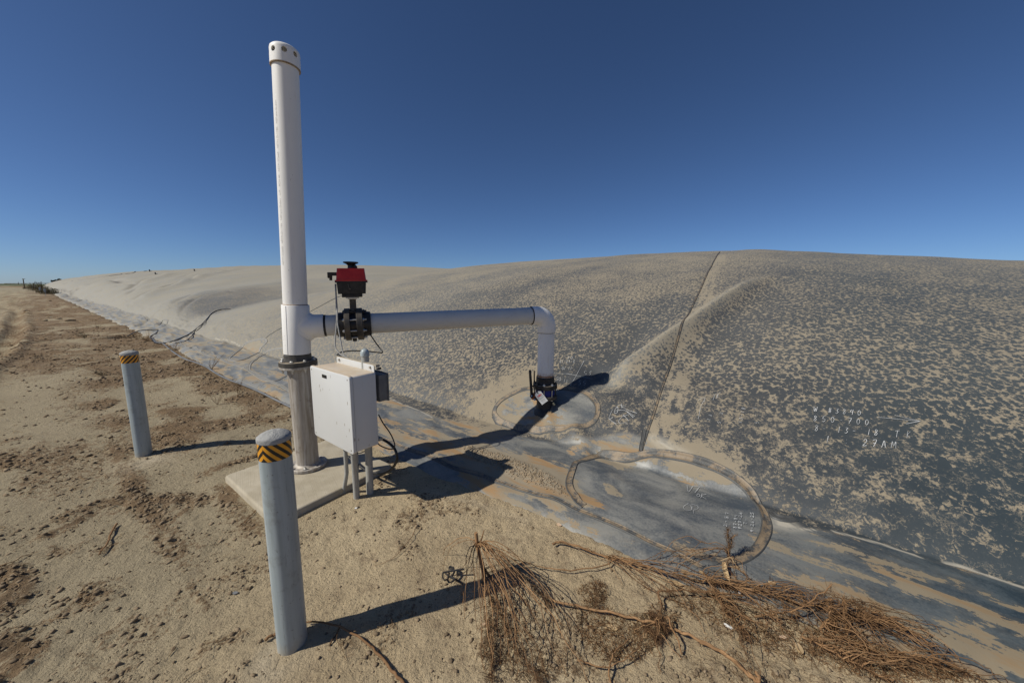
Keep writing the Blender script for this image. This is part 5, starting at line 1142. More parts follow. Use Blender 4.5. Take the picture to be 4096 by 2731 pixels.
# the right hand tangle, several plants lying along the toe of the cover
specs = [([(0, 590), (120, 600), (260, 640), (420, 670), (600, 690), (780, 720)], .006, 'dead weed stretched along the membrane edge, left end of the right-hand tangle', 31, ((.3, [(400, 780), (300, 820), (520, 760), (640, 800), (200, 760), (360, 700)]), (.6, [(800, 760), (900, 740), (700, 820), (880, 800), (940, 690)]))),
         ([(20, 520), (70, 600), (140, 740), (210, 850), (290, 930), (330, 1010)], .0055, 'dead weed with one stem running steeply down the left side of the right-hand tangle', 32, ((.5, [(300, 1060), (360, 1180), (220, 1000), (420, 960), (150, 900), (380, 1250)]),)),
         ([(400, 850), (520, 830), (650, 800), (780, 760), (870, 690), (960, 628)], .0055, 'dead weed with a stem rising up to a seed head over the grey membrane', 33, ((.2, [(560, 900), (480, 960), (700, 860), (620, 940), (760, 930)]),)),
         ([(560, 700), (720, 745), (900, 790), (1050, 830), (1200, 850), (1380, 870)], .0055, 'bushy dead weed in the middle of the right-hand tangle on the membrane edge', 34, ((.35, [(1100, 900), (1250, 880), (1350, 950), (1420, 880), (1300, 820), (1180, 770), (1480, 890)]), (.6, [(1200, 760), (1100, 720), (1400, 900), (1500, 930), (1330, 960)]))),
         ([(880, 960), (930, 880), (1040, 830), (1200, 860), (1380, 900), (1550, 960), (1680, 1060)], .006, 'dead weed with long pale stems fanning to the right over the membrane', 35, ((.35, [(1500, 1000), (1620, 1040), (1700, 1090), (1760, 1150), (1450, 960), (1560, 1080), (1820, 1200)]), (.55, [(1700, 1000), (1800, 1100), (1880, 1180), (1640, 930), (1950, 1230)]))),
         ([(900, 960), (1050, 1020), (1200, 1080), (1380, 1130), (1560, 1150), (1750, 1180), (1950, 1260)], .0065, 'dead weed with dense straw-coloured stems at the far right of the tangle', 36, ((.3, [(1400, 1200), (1500, 1250), (1600, 1280), (1300, 1180), (1700, 1290), (1560, 1310)]), (.55, [(1800, 1260), (1900, 1310), (2000, 1300), (2080, 1320), (1750, 1230), (1850, 1200)]))),
         ([(750, 1000), (860, 1050), (1000, 1120), (1120, 1190), (1260, 1250), (1400, 1310)], .006, 'dead weed lying on the bare soil below the right-hand tangle', 37, ((.4, [(1100, 1250), (1200, 1310), (1300, 1290), (1000, 1200), (1450, 1290)]), (.1, [(900, 1130), (820, 1090), (700, 1040)]))),
         ([(1040, 1020), (1070, 940), (1050, 850), (1045, 760), (1050, 720)], .005, 'dead weed leaning upright in the middle of the right-hand tangle', 38, ((.3, [(1150, 1020), (1200, 960), (980, 1040), (1000, 930)]),)),
         ([(900, 940), (960, 900), (945, 820), (940, 760)], .005, 'thin upright dead weed just left of the leaning one in the right-hand tangle', 39, ((.2, [(980, 1000), (1060, 980), (880, 1010)]),))]
for px, r_, lab, sd, fn in specs:
    lift = [.04]*len(px)
    if sd == 33: lift = [.03, .05, .08, .12, .18, .22]
    if sd == 38: lift = [.02, .06, .12, .18, .21]
    if sd == 39: lift = [.02, .05, .11, .15]
    lit = [px[i] for i in range(1, len(px))]
    branch(px, qR, lift, r_, .0025, lab, sd, fans=fn, tufts=((lit, 110 if sd not in (38, 39, 33) else 60),), twn=80, long=16 if sd not in (38, 39, 33) else 2, tw_from=.1, tl=.06, m1=M_STEM if sd % 2 else M_TWIG, amp=.02, arch=.05)
# single sticks near the bollard and on the soil
def stick(px, f, r, lift, label, tw=0, seed=1, mat=M_STEM):
    rng = random.Random(seed); P = wild(stem_path([f(*q) for q in px], lift), rng, .008); o = MB(); o.tube(P, r if hasattr(r, '__len__') is False else [r[0]+(r[1]-r[0])*i/len(P) for i in range(len(P))], 7)
    o = o.build('dry_stick', mat, loc=P[0], sharp=80); tag(o, label, 'stick'); tb = MB()
    for _ in range(tw):
        i = rng.randrange(2, len(P)-1); curly(tb, P[i], Vector((rng.gauss(0, 1), rng.gauss(0, 1), .3)), .03, .0012, rng)
    if tb.v: tag(tb.build('twigs', M_TWIG, o, smooth=False), kind='stuff')
q7 = lambda a, b: (900+a/1.45, 1650+b/1.45)
stick([(228, 1325), (262, 1302), (295, 1287), (330, 1272)], q7, (.008, .007), [.01, .012, .012, .01], 'cut end of a reddish stick poking out left of the nearest bollard')
stick([(470, 1216), (540, 1214), (640, 1236), (730, 1275), (830, 1340), (870, 1382), (920, 1432), (960, 1490), (1000, 1530), (1060, 1600)], q7, (.0045, .008), [.02, .03, .03, .02, .02, .02, .02, .02, .02, .02], 'long reddish stick curving right from the foot of the nearest bollard', 40, 2)
stick([(862, 892), (920, 875), (980, 838), (1040, 775), (1085, 720), (1105, 668)], q7, (.001, .003), [.002, .003, .01, .015, .015, .02], 'thin curved stick lying on bare soil right of the concrete slab', 0, 3)
stick([(668, 1228), (648, 1290), (655, 1335), (680, 1385), (705, 1440)], q7, (.002, .001), [.02, .03, .015, .01, .003], 'thin curled twig in the shadow of the nearest bollard', 4, 4, M_TWIGD)
stick([(612, 1350), (635, 1300), (668, 1250), (672, 1235)], q7, (.004, .0015), [.004, .006, .02, .03], 'crumpled dark twig beside the nearest bollard', 12, 5, M_TWIGD)
qG = lambda a, b: (a/1.6845, 1800+b/1.6845)
stick([(790, 500), (750, 560), (735, 610), (700, 660), (665, 705)], qG, (.008, .004), [.015]*5, 'shaggy brown stick lying on the soil in front of the left bollard', 60, 6)
stick([(0, 780), (80, 755), (160, 715), (255, 688)], qG, (.004, .002), [.01]*4, 'straight brown stick at the left edge of the photo', 10, 7, M_STRAW)
stick([(1135, 1390), (1185, 1325)], qG, (.002, .002), [.005]*2, 'short straight straw stick left of the nearest bollard foot', 0, 8, M_STRAW)
stick([(1230, 1560), (1300, 1500), (1400, 1450)], qG, (.002, .001), [.006]*3, 'fine straw stick at the bottom edge left of the nearest bollard', 0, 9, M_STRAW)
stick([(1560, 368), (1665, 370)], qG, (.002, .002), [.005]*2, 'pale straight straw by the left side of the concrete slab', 0, 10, M_STRAW)
stick([(1620, 510), (1680, 450), (1730, 400)], qG, (.002, .003), [.008]*3, 'bundled brown straw stick touching the left corner of the concrete slab', 40, 12, M_TWIG)
stick([(80, 1252), (150, 1246), (250, 1236)], lambda a, b: (a, b+118), (.015, .008), [.03]*3, 'long dark stick lying across the road beyond the left bollard', 0, 13)
stick([(305, 1467), (360, 1455), (440, 1443)], lambda a, b: (a, b), (.010, .006), [.02]*3, 'long brown stick just behind the top of the left bollard', 10, 14)

# ---- black plastic clip hooked on the weed
rng = random.Random(3); c0 = G(q8, 200, 560)
ck = lambda a, b, h: Vector(march(*q8(a, b), surf, h))
mb = MB().tube([ck(178, 478, .05), ck(205, 488, .05), ck(212, 520, .045), ck(190, 555, .04)], .007, 8).tube([ck(130, 523, .04), ck(180, 512, .045), ck(250, 502, .06), ck(285, 498, .065)], .006, 8)
mb.tube([ck(130, 523, .04), ck(128, 560, .035), ck(142, 577, .03), ck(165, 570, .03), ck(172, 545, .035), ck(150, 530, .035)], .0055, 8).tube([ck(185, 550, .04), ck(215, 570, .04), ck(255, 590, .05), ck(275, 615, .05)], [.009, .007, .005, .003], 8).tube([ck(178, 478, .05), ck(174, 492, .05), ck(200, 503, .05)], .005, 8)
o = mb.build('plastic_clip', M_BLACK, loc=c0); tag(o, 'black plastic clip caught in the stems of the upturned weed', 'plastic clip')
# ---- wood chips and pale scraps
def chip(px, s, label, mat=M_PALE, rz=0, name='wood_chip', asp=1.6, th=.12):
    p = Vector(hit(*px)); rng = random.Random(int(px[0])); mb = MB(); n = 9; top = []; bot = []
    for i in range(n):
        a = 2*math.pi*i/n; r_ = rng.uniform(.7, 1.1); x = math.cos(a)*s*asp*r_; y = math.sin(a)*s*r_; X = x*math.cos(rz)-y*math.sin(rz); Y = x*math.sin(rz)+y*math.cos(rz); h = s*.25*rng.uniform(0, 1)
        top.append(p+Vector((X, Y, .006+s*th+h))); bot.append(p+Vector((X*.9, Y*.9, .001+h*.6)))
    mb.add(top+bot, [tuple(range(n)), tuple(range(n, 2*n))[::-1]]+[(i, (i+1) % n, n+(i+1) % n, n+i) for i in range(n)]); o = mb.build(name, mat, loc=p, smooth=False); tag(o, label, 'scrap')
M_WOOD = simple('raw_wood', (.50, .33, .20), (.66, .50, .36), 60, .8, 0, .002, 60, .2, (1, 6, 1))
chip(q8(972, 183), .018, 'pinkish wood chip on the soil touching the membrane edge', M_WOOD, R(-40))
chip(q8(1345, 930), .020, 'tan bark scrap lying in the curly litter under the thick branch', M_PALE, R(-15), asp=2.4)
chip(q8(435, 900), .011, 'small pale scrap under the upturned weed', M_WOOD, 0)
chip(q8(1560, 495), .013, 'pale scrap beside the long reddish branch', M_PALE, R(30), asp=2.2)
chip(q8(1880, 525), .016, 'pale husk between the long branch and the membrane', M_PALE, R(-20), asp=2)
chip(q8(1830, 610), .018, 'tan husk strip under the long branch', M_PALE, R(-20), asp=2.6)
chip(q8(2005, 528), .010, 'small pale husk splinter on the dark membrane strip', M_PALE, R(-50), asp=2.4)
chip(qR(722, 1085), .020, 'upright tan husk standing in the litter at the bottom right', M_PALE, R(80), asp=2)
chip(qR(915, 1025), .011, 'small cream scrap near the centre of the right-hand tangle', M_PALE, 0)
chip(qR(205, 920), .010, 'white splinter of straw left of the tangle', M_WHITE, R(-45), asp=3)
chip(qR(600, 1000), .012, 'tan chip on the bare soil under the tangle', M_WOOD, R(-10), asp=1.8)
chip(qR(290, 672), .011, 'white scrap caught in the weeds on the membrane edge', M_WHITE, R(60))
chip(qR(430, 925), .014, 'long curved tan husk left of the tangle centre', M_PALE, R(-35), asp=3.2)
chip(qR(520, 605), .014, 'pale curled leaf at the top of the right-hand tangle', M_PALE, R(-10), asp=1.9)
chip(q7(760, 556), .009, 'small white scrap on the soil in front of the cabinet posts', M_WHITE, 0)
chip(q7(60, 1050), .012, 'flat grey flake on the soil left of the nearest bollard', M_JBOX, 0)

# ------------------------------------------------------------------ scatter: soil clods and straw
ICO_V = None
def ico():
    t = (1+5**.5)/2; V = np.array([(-1, t, 0), (1, t, 0), (-1, -t, 0), (1, -t, 0), (0, -1, t), (0, 1, t), (0, -1, -t), (0, 1, -t), (t, 0, -1), (t, 0, 1), (-t, 0, -1), (-t, 0, 1)])/math.hypot(1, t)
    Fc = np.array([(0, 11, 5), (0, 5, 1), (0, 1, 7), (0, 7, 10), (0, 10, 11), (1, 5, 9), (5, 11, 4), (11, 10, 2), (10, 7, 6), (7, 1, 8), (3, 9, 4), (3, 4, 2), (3, 2, 6), (3, 6, 8), (3, 8, 9), (4, 9, 5), (2, 4, 11), (6, 2, 10), (8, 6, 7), (9, 8, 1)])
    return V, Fc
def scatter_clods(name, X, Y, Sz, mat, seed, flatten=.6):
    rs = np.random.default_rng(seed); V, Fc = ico(); n = len(X); Z = surf(X, Y)
    P = V[None]*(1+rs.uniform(-.5, .45, (n, 12, 1)))*Sz[:, None, None]*np.stack([rs.uniform(.8, 1.5, n), rs.uniform(.7, 1.2, n), np.full(n, flatten)*rs.uniform(.7, 1.3, n)], 1)[:, None]
    a = rs.uniform(0, 6.28, n); c, s = np.cos(a)[:, None], np.sin(a)[:, None]; x = P[..., 0]*c-P[..., 1]*s; y = P[..., 0]*s+P[..., 1]*c
    Q = np.stack([x+X[:, None], y+Y[:, None], P[..., 2]+Z[:, None]+.15*Sz[:, None]], -1).reshape(-1, 3)
    Fq = (Fc[None]+(np.arange(n)*12)[:, None, None]).reshape(-1, 3)
    return mesh_np(name, Q, Fq, mat, smooth=False)
rs = np.random.default_rng(4)
def view_pts(n, r0, r1, pw=1.0):
    r = r0*(r1/r0)**(rs.random(n)**pw); a = rs.uniform(-R(60), R(60), n); return r*np.sin(a), r*np.cos(a)
x, y = view_pts(260000, 1.4, 26); u, v = UV((x, y)); D = debris(x, y); r = np.hypot(x, y)
onslab = (u > 3.15) & (u < 4.5) & (v > .93) & (v < 2.2)
p_ = np.where((v < vedge(u)-.02) & ~onslab, .028*(.3+1.4*noise(x*2, y*2, 93))+.75*D**1.3*ss(-.4, .2, fbm(x*3.1, y*3.1, 91, 3))+.14*ss(-.9, -2.4, x)*ss(.0, .35, fbm(x*1.7, y*1.7, 97, 4))*(u < 6), 0); keep = rs.random(len(x)) < p_
x, y, r, D = x[keep], y[keep], r[keep], D[keep]
sz = (.0022+.0115*rs.random(len(x))**5+D*(.0010+.0065*rs.random(len(x))**3))*np.clip(.65+r*.16, .8, 2.6)
tag(scatter_clods('soil_clods', x, y, sz, M_CLOD, 1), 'crumbled lumps of dry soil scattered over the ground', 'soil', kind='stuff')
# larger lumps that can be counted
LUMPS = [(q_, s_) for q_, s_ in (((120, 545), .022), ((590, 425), .026), ((535, 378), .024), ((960, 480), .020), ((1130, 146), .016), ((375, 458), .020), ((165, 985), .024), ((95, 970), .016), ((265, 980), .018), ((440, 1110), .018), ((465, 1222), .020), ((200, 1425), .024), ((1245, 1258), .017), ((1600, 838), .010), ((850, 672), .013), ((640, 645), .017), ((220, 815), .018), ((905, 1150), .020), ((1665, 1425), .013), ((320, 1260), .013), ((605, 680), .017), ((1195, 975), .010))]
for k, (q_, s_) in enumerate(LUMPS):
    p = hit(*qG(*q_)); o = scatter_clods('soil_lump', np.array([p[0]]), np.array([p[1]]), np.array([s_]), M_CLOD, 100+k, .55)
    md = o.modifiers.new('s', 'SUBSURF'); md.levels = 2; md.render_levels = 2; o.data.shade_smooth()
    me = o.data; c = sum((v_.co for v_ in me.vertices), Vector())/len(me.vertices)
    for v_ in me.vertices: v_.co -= c
    o.location = c; bpy.context.view_layer.update(); bake(o)
    for v_ in o.data.vertices: v_.co += v_.normal*s_*.22*(float(noise(v_.co.x*160, v_.co.y*160+v_.co.z*120, k))-.5)
    tag(o, 'loose dark lump of dry soil on the dirt left of the slab', 'soil lump', 'loose soil lumps on the dirt')
for k, (a_, b_, s_) in enumerate(((181, 1284, .12), (238, 1276, .14), (279, 1284, .17), (196, 1204, .16), (100, 1243, .13))):
    p = hit(a_, b_); o = scatter_clods('soil_lump', np.array([p[0]]), np.array([p[1]]), np.array([s_]), M_CLOD, 150+k, .5)
    tag(o, 'bigger soil lump on the road well beyond the left bollard', 'soil lump', 'big soil lumps farther up the road')
# straw and curled debris
def straw(name, X, Y, L, r, mat, seed, label, curl=1.0, hz=.02):
    rg = np.random.default_rng(seed); n = len(X); K = 5; a = rg.uniform(0, 6.28, n); da = rg.normal(0, .55*curl, n); el = rg.normal(0, .35, n); P = np.zeros((n, K, 3)); P[:, 0, 0] = X; P[:, 0, 1] = Y
    hh = np.abs(rg.normal(0, hz, n)); P[:, 0, 2] = hh
    for k in range(1, K):
        s_ = L/(K-1); P[:, k, 0] = P[:, k-1, 0]+np.cos(a)*s_; P[:, k, 1] = P[:, k-1, 1]+np.sin(a)*s_; P[:, k, 2] = np.maximum(P[:, k-1, 2]+np.sin(el)*s_*.6, .001); a = a+da; el = el-.35*curl
    g0 = surf(P[..., 0].ravel(), P[..., 1].ravel()).reshape(n, K); P[..., 2] += g0
    R_ = (r*np.ones(n))[:, None]*np.array([1, 1, .9, .7, .3])[None]; off = np.array([(0, 0, 1), (.87, 0, -.5), (-.87, 0, -.5)])
    t = P[:, -1]-P[:, 0]; t[:, 2] = 0; t /= np.linalg.norm(t, axis=1)[:, None]+1e-9; nrm = np.stack([-t[:, 1], t[:, 0], 0*t[:, 0]], 1)
    Q = P[:, :, None, :]+R_[:, :, None, None]*(nrm[:, None, None, :]*off[None, None, :, 0:1]+np.array([0, 0, 1.])*off[None, None, :, 2:3])
    base = (np.arange(n)*K*3)[:, None, None, None]; kk = np.arange(K-1)[None, :, None, None]*3; j = np.arange(3)[None, None, :, None]; jn = (np.arange(3)+1)[None, None, :, None] % 3
    Fq = np.concatenate([base+kk+j, base+kk+jn, base+kk+3+jn, base+kk+3+j], -1).reshape(-1, 4)
    tag(mesh_np(name, Q.reshape(-1, 3), Fq, mat, smooth=False), label, 'straw', kind='stuff')
x, y = view_pts(120000, 1.5, 22); u, v = UV((x, y)); D = debris(x, y); r = np.hypot(x, y)
onslab = (u > 3.15) & (u < 4.5) & (v > .93) & (v < 2.2)
keep = rs.random(len(x)) < np.where((v < vedge(u)+.0) & ~onslab, .70*D**1.3*ss(-.3, .2, fbm(x*2.4, y*2.4, 95, 3)), 0); x, y, r = x[keep], y[keep], r[keep]
straw('straw_litter', x, y, (.014+.04*rs.random(len(x))**2)*np.clip(.6+r*.22, .8, 4), .0011*np.clip(.6+r*.28, .8, 4), M_STRAW, 3, 'fine brown straw strewn over the soil')
# denser curly litter round the weeds
def inpix(poly, n, seed):
    rg = random.Random(seed); xs = [p[0] for p in poly]; ys = [p[1] for p in poly]; X = []; Y = []
    while len(X) < n:
        a, b = rg.uniform(min(xs), max(xs)), rg.uniform(min(ys), max(ys))
        if inpoly(np.array([a]), np.array([b]), poly)[0]:
            p = gp(a, b); X.append(p[0]); Y.append(p[1])
    return np.array(X), np.array(Y)
A = inpix([q8(1090, 840), q8(1250, 600), q8(1330, 620), q8(1300, 760), q8(1450, 860), q8(1750, 800), q8(1850, 860), q8(1700, 1050), q8(1560, 1150), q8(1300, 1180), q8(1130, 1000)], 1700, 1)
straw('curled_litter', *A, np.random.default_rng(2).uniform(.012, .05, 1700), .0012, M_TWIG, 5, 'matted curly brown weed litter below the thick branch', 1.6, .014)
A = inpix([q8(1080, 640), q8(1250, 580), q8(1320, 640), q8(1300, 760), q8(1150, 740)], 380, 7)
straw('curled_litter', *A, np.random.default_rng(3).uniform(.010, .03, 380), .0010, M_TWIG, 6, 'small patch of curly litter round a twig above the thick branch', 1.6, .008)
A = inpix([qR(0, 560), qR(500, 640), qR(900, 760), qR(1300, 850), qR(1250, 1000), qR(1500, 1150), qR(1900, 1250), qR(2050, 1330), qR(1300, 1330), qR(900, 1200), qR(500, 1100), qR(300, 1000), qR(120, 900), qR(-150, 800), qR(-300, 640)], 2300, 9)
straw('curled_litter', *A, np.random.default_rng(4).uniform(.012, .07, 2300), .0013, M_TWIG, 7, 'deep mat of straw and curled weed litter under the right-hand tangle', 1.3, .016)
A = inpix([q8(440, 620), q8(640, 700), q8(900, 1200), q8(950, 1323), q8(420, 1323), q8(400, 900)], 900, 10)
straw('curled_litter', *A, np.random.default_rng(5).uniform(.010, .035, 900), .0011, M_TWIGD, 8, 'curly litter under the upturned weed', 1.6, .015)
A = inpix([(1440, 1650+290/1.45), (1560, 1820), (1640, 1900), (1560, 1920), (1480, 1880)], 260, 12); straw('curled_litter', *A, np.random.default_rng(6).uniform(.01, .03, 260), .001, M_TWIG, 9, 'small tuft of litter at the corner of the slab under the hose', 1.5, .008)
# gravelly silt on the membrane
rg = random.Random(14); xs, ys = [], []; du = [p[0] for p in DIRT]; dv = [p[1] for p in DIRT]
while len(xs) < 1500:
    a, b = rg.uniform(min(du), max(du)), rg.uniform(min(dv), max(dv))
    if inpoly(np.array([a]), np.array([b]), DIRT)[0] and pdist(np.array([a]), np.array([b]), DIRT)[0][0] > rg.uniform(0, .12): q = XY(a, b); xs.append(q[0]); ys.append(q[1])
tag(scatter_clods('silt_crumbs', np.array(xs), np.array(ys), np.random.default_rng(6).uniform(.003, .011, len(xs)), simple('silt_crumb', (.23, .175, .115), (.36, .28, .19), 12, .95, 0, 0, 40, .15), 7, .5), 'crumbled silt lying in a hollow of the membrane', 'soil', kind='stuff')

# ------------------------------------------------------------------ small dead plants along the toe
def sprig(px, h, label, seed, spread=.5, n=7, mat=M_TWIG):
    p = Vector(hit(*px)); rng = random.Random(seed); t = thing('dead_sprig', p, label, 'dead plant', 'small dead plants along the membrane toe'); sb, tb = MB(), MB(); sc = h/.3
    for k in range(n):
        d = Vector((rng.gauss(0, spread), rng.gauss(0, spread), 1)).normalized(); pts = [p-Vz*.01]
        L = h*rng.uniform(.5, 1.05)
        for i in range(6): pts.append(pts[-1]+d*L/6); d = (d+Vector((rng.gauss(0, .16), rng.gauss(0, .16), -.02))).normalized()
        sb.tube(pts, [.0028*sc*(1-.6*i/7) for i in range(7)], 4, False)
        for i in range(2, 7):
            for _ in range(2): curly(tb, pts[i], Vector((rng.gauss(0, 1), rng.gauss(0, 1), .5)), .05*sc*rng.uniform(.4, 1), .0016*sc, rng, 3)
    tag(sb.build('stems', mat, t, sharp=80), kind='stuff'); tag(tb.build('twigs', mat, t, smooth=False), kind='stuff')
sprig((846, 1477), .50, 'forked dead sprig standing on the membrane behind the toe hose', 1, .35, 5)
sprig((870, 1617), .34, 'dark upright dead sprig on the soil right of the left bollard', 2, .25, 5)
sprig((763, 1480), .36, 'thin dead sprig on the soil by the toe hose, near the striped bollard', 3, .3, 4)
sprig((950, 1590), .38, 'thin curved dead sprig on the soil in the middle of the brown strip', 4, .4, 3)
sprig((590, 1364), .42, 'rusty tuft of dead grass beside the bend of the black cable', 5, .8, 26, M_STRAW)
sprig((548, 1356), .36, 'rusty tuft of dead grass between the road hole and the cable bend', 6, .8, 14, M_STRAW)
sprig((703, 1398), .34, 'straw tuft under the toe hose above the left bollard', 7, 1.0, 22, M_STRAW)
sprig((408, 1500), .22, 'low greenish tuft left of the left bollard', 8, 1.3, 24, M_LEAFG)
sprig((342, 1352), .55, 'sparse green weed growing on the road near the hole', 9, .9, 8, M_LEAFG)
sprig((391, 1318), .40, 'dead sprig on the brown strip beyond the road hole', 10, .5, 6)
sprig((1010, 1600), .20, 'lying dead sprig next to the lower bend of the toe hose', 11, 1.2, 6)
sprig((1165, 1950), .06, 'tiny straw tuft against the near side of the slab', 12, 1.3, 10, M_STRAW)
# dry grass strewn along the toe farther up the road
x, y = view_pts(60000, 6, 90, .8); u, v = UV((x, y)); keep = (rs.random(len(x)) < np.where((v < vedge(u)+.15), debris(x, y)**2*.35, 0)) & (u > 4); x, y = x[keep], y[keep]; r = np.hypot(x, y)
straw('toe_straw', x, y, (.05+.12*rs.random(len(x)))*np.clip(r/9, .8, 5), .0022*np.clip(r/8, .8, 6), M_STRAW, 12, 'rusty dry grass strewn along the toe of the membrane', .6, .05)

# ------------------------------------------------------------------ far things
def far_pos(px, py, z=0): return Vector(gp(px, py, z))
M_FBOX = simple('faded_box', (.30, .33, .34), (.38, .41, .42), 3, .6)
for px, by, ty, wpx, lab in ((183.5, 1185, 1155, 13, 'nearest of the far grey cabinets, closest to the membrane toe'), (164, 1176, 1149, 13, 'far grey cabinet second from the front in the weedy row'), (144, 1166, 1141, 8, 'far grey cabinet third from the front in the weedy row'), (131.5, 1160, 1140, 6, 'farthest small grey cabinet in the weedy row')):
    p = far_pos(px, by); k = (p.y)/F; top = float(atY(px, ty, p.y)[2]); w_ = wpx*k/2*.85; hh = w_*1.25
    t = thing('far_cabinet', (p.x, p.y, 0), lab, 'control cabinet', 'grey cabinets in the distance'); c = Vector((p.x, p.y, top-hh))
    MB().slab(c, w_, hh, w_*.45, w_*.12, U3, Vz, V3).build('cabinet_body', M_FBOX, t); MB().slab(c-V3*w_*.5, w_*.86, hh*.88, w_*.06, w_*.1, U3, Vz, V3).build('door', M_FBOX, t)
    for s_ in (-.5, .5): MB().cyl(Vector((p.x, p.y, 0))+U3*w_*s_-Vz*.1, c+U3*w_*s_-Vz*hh*.9, w_*.09, 10).build('post', M_GALV, t)
def shrub(px, by, h, wdt, seed, label, mat=M_LEAFG, spikes=0):
    p = far_pos(px, by); rng = random.Random(seed); t = thing('roadside_shrub', p, label, 'shrub', 'weeds and shrubs round the far cabinets'); lb, sb = MB(), MB()
    for _ in range(26):
        d = Vector((rng.gauss(0, .5), rng.gauss(0, .5), 1)).normalized(); L = h*rng.uniform(.5, 1); q = p+Vector((rng.gauss(0, wdt*.3), rng.gauss(0, wdt*.3), -.05)); sb.tube([q, q+d*L*.5, q+d*L+Vector((rng.gauss(0, .1), 0, 0))], [.02, .015, .005], 4, False)
    for k in range(spikes):
        q = p+Vector((rng.gauss(0, wdt*.3), 0, 0)); d = Vector((-.35 if k % 2 else rng.uniform(-.4, .1), 0, 1)).normalized(); sb.tube([q, q+d*h*.8, q+d*h*1.5], [.05, .04, .015], 5, False)
        for i in range(30): e = q+d*h*rng.uniform(.9, 1.55); lb.add([e, e+Vector((rng.gauss(0, .12), rng.gauss(0, .12), rng.gauss(.05, .1))), e+Vector((rng.gauss(0, .12), 0, rng.gauss(0, .1)))], [(0, 1, 2)])
    for _ in range(900):
        a = rng.uniform(0, 6.28); r_ = wdt*.55*rng.random()**.5; q = p+Vector((math.cos(a)*r_, math.sin(a)*r_, h*(rng.random()**1.3)*(1-.5*(r_/wdt)**2))); s_ = .05+.09*rng.random()
        n1 = Vector((rng.gauss(0, 1), rng.gauss(0, 1), rng.gauss(0, 1))).normalized(); n2 = n1.orthogonal().normalized(); lb.add([q-n1*s_, q+n2*s_*.4, q+n1*s_, q-n2*s_*.4], [(0, 1, 2, 3)])
    tag(sb.build('stems', M_TWIGD, t, sharp=80), kind='stuff'); tag(lb.build('leaves', mat, t, smooth=False), kind='stuff')
shrub(150, 1163, 1.9, 3.0, 1, 'dark green weed clump beside the second far cabinet'); shrub(174, 1171, 1.6, 2.0, 2, 'weed clump with tall leaning seed stalks between the two nearest far cabinets', M_LEAFG, 5)
shrub(200, 1176, 1.2, 2.2, 3, 'low green weed clump where the membrane toe meets the far cabinets'); shrub(138, 1156, 1.5, 2.8, 4, 'weed clump round the farthest far cabinet', M_LEAFG, 3); shrub(124, 1156, 1.0, 3.5, 5, 'low green patch of weeds at the left end of the far row')
def tree(px, base_d, h, wdt, seed, label):
    d = ray(px, 1135); d = Vector((d[0], d[1], 0)).normalized(); p = d*base_d; rng = random.Random(seed); t = thing('distant_tree', p, label, 'tree', 'dark round trees on the horizon')
    mb = MB().tube([p-Vz*.3, p+Vz*h*.25, p+Vz*h*.5], [.5, .4, .25], 8)
    for k in range(6): a = k*1.05; mb.tube([p+Vz*h*.3, p+Vector((math.cos(a)*wdt*.2, math.sin(a)*wdt*.2, h*.55)), p+Vector((math.cos(a)*wdt*.36, math.sin(a)*wdt*.36, h*.72))], [.25, .15, .06], 5)
    mb.build('trunk', M_BARK, t, sharp=80); lb = MB(); cl_ = [(rng.gauss(0, wdt*.22), rng.gauss(0, wdt*.22), h*rng.uniform(.35, .82), wdt*rng.uniform(.12, .22)) for _ in range(26)]
    for _ in range(6000):
        c = rng.choice(cl_); v_ = Vector((rng.gauss(0, 1), rng.gauss(0, 1), rng.gauss(0, .8))).normalized()*c[3]*rng.random()**.4; q = p+Vector(c[:3])+v_; s_ = .35+.3*rng.random(); n1 = Vector((rng.gauss(0, 1), rng.gauss(0, 1), rng.gauss(0, 1))).normalized(); n2 = n1.orthogonal().normalized()
        lb.add([q-n1*s_, q+n2*s_*.5, q+n1*s_, q-n2*s_*.5], [(0, 1, 2, 3)])
    lb.build('crown', M_TREE, t, smooth=False)
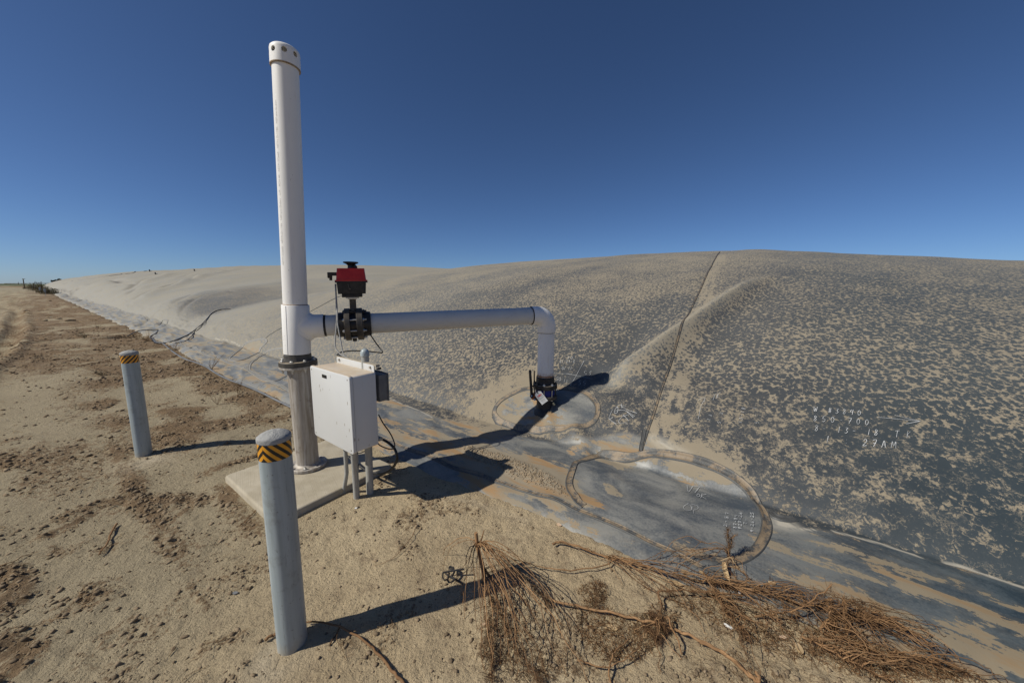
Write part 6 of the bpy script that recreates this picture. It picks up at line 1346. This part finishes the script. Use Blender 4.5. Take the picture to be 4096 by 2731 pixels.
tree(214, 1500, 13.5, 7.6, 1, 'smaller dark round tree on the horizon, left of the larger one'); tree(239, 1500, 18.0, 10.5, 2, 'larger dark round tree on the horizon where the membrane begins')
# utility pole and irrigation line
p = far_pos(96, 1140.5); p = Vector(p)*(260/math.hypot(p.x, p.y)); hp_ = 1.0
pt = Vector(atY(92, 1114.5, p.y)); t = thing('utility_pole', (p.x, p.y, 0), 'lone dark utility pole on the left horizon', 'utility pole')
MB().tube([Vector((p.x, p.y, -.3)), Vector((pt.x, pt.y, pt.z))], [.20, .14], 8).build('pole', M_BARK, t, sharp=80)
MB().box(Vector((pt.x+.25, pt.y, pt.z-.12)), .55, .08, .09).build('crossarm', M_BARK, t, sharp=30)
y0 = 420; a_ = Vector(atY(17, 1133.8, y0)); b_ = Vector(atY(205, 1132.6, y0)); t = thing('irrigation_line', ((a_.x+b_.x)/2, y0, 0), 'long thin wheeled irrigation pipe standing across the field on the horizon', 'irrigation line')
mb = MB(); mb.cyl(a_, b_, .22, 8); mb.build('water_pipe', M_BARK, t, sharp=80)
for k in range(12):
    q = a_.lerp(b_, (k+.5)/12); MB().tube([Vector((q.x-.8, q.y, -.2)), q], .09, 5).tube([Vector((q.x+.8, q.y, -.2)), q], .09, 5).build('support', M_BARK, t, sharp=80)
p = Vector(atY(73, 1128, 500)); MBp = MB().tube([Vector((p.x, 500, -.3)), p], [.25, .2], 6).build('utility_pole', M_BARK, loc=(p.x, 500, 0)); tag(MBp, 'tiny far utility pole left of the taller one on the horizon', 'utility pole')
# small fittings on the crest of the far lobe
for px, py, lab in ((599, 1083, 'small dark vent standing on the far crest of the membrane, left one'), (778, 1081, 'small dark bent vent on the far crest of the membrane, right one'), (622, 1094, 'tiny dark block lying just below the far crest of the membrane')):
    q = Vector(hit(px, py+3)); s_ = q.length*.0022
    o = MB().cyl(q-Vz*s_*.5, q+Vz*s_*1.2, s_*.45, 10).tube([q+Vz*s_*1.1, q+Vz*s_*1.5+U3*s_*.4, q+Vz*s_*1.5+U3*s_*1.6], s_*.4, 8).build('crest_vent', M_BLACK, loc=q); tag(o, lab, 'vent')
bpy.context.view_layer.update()
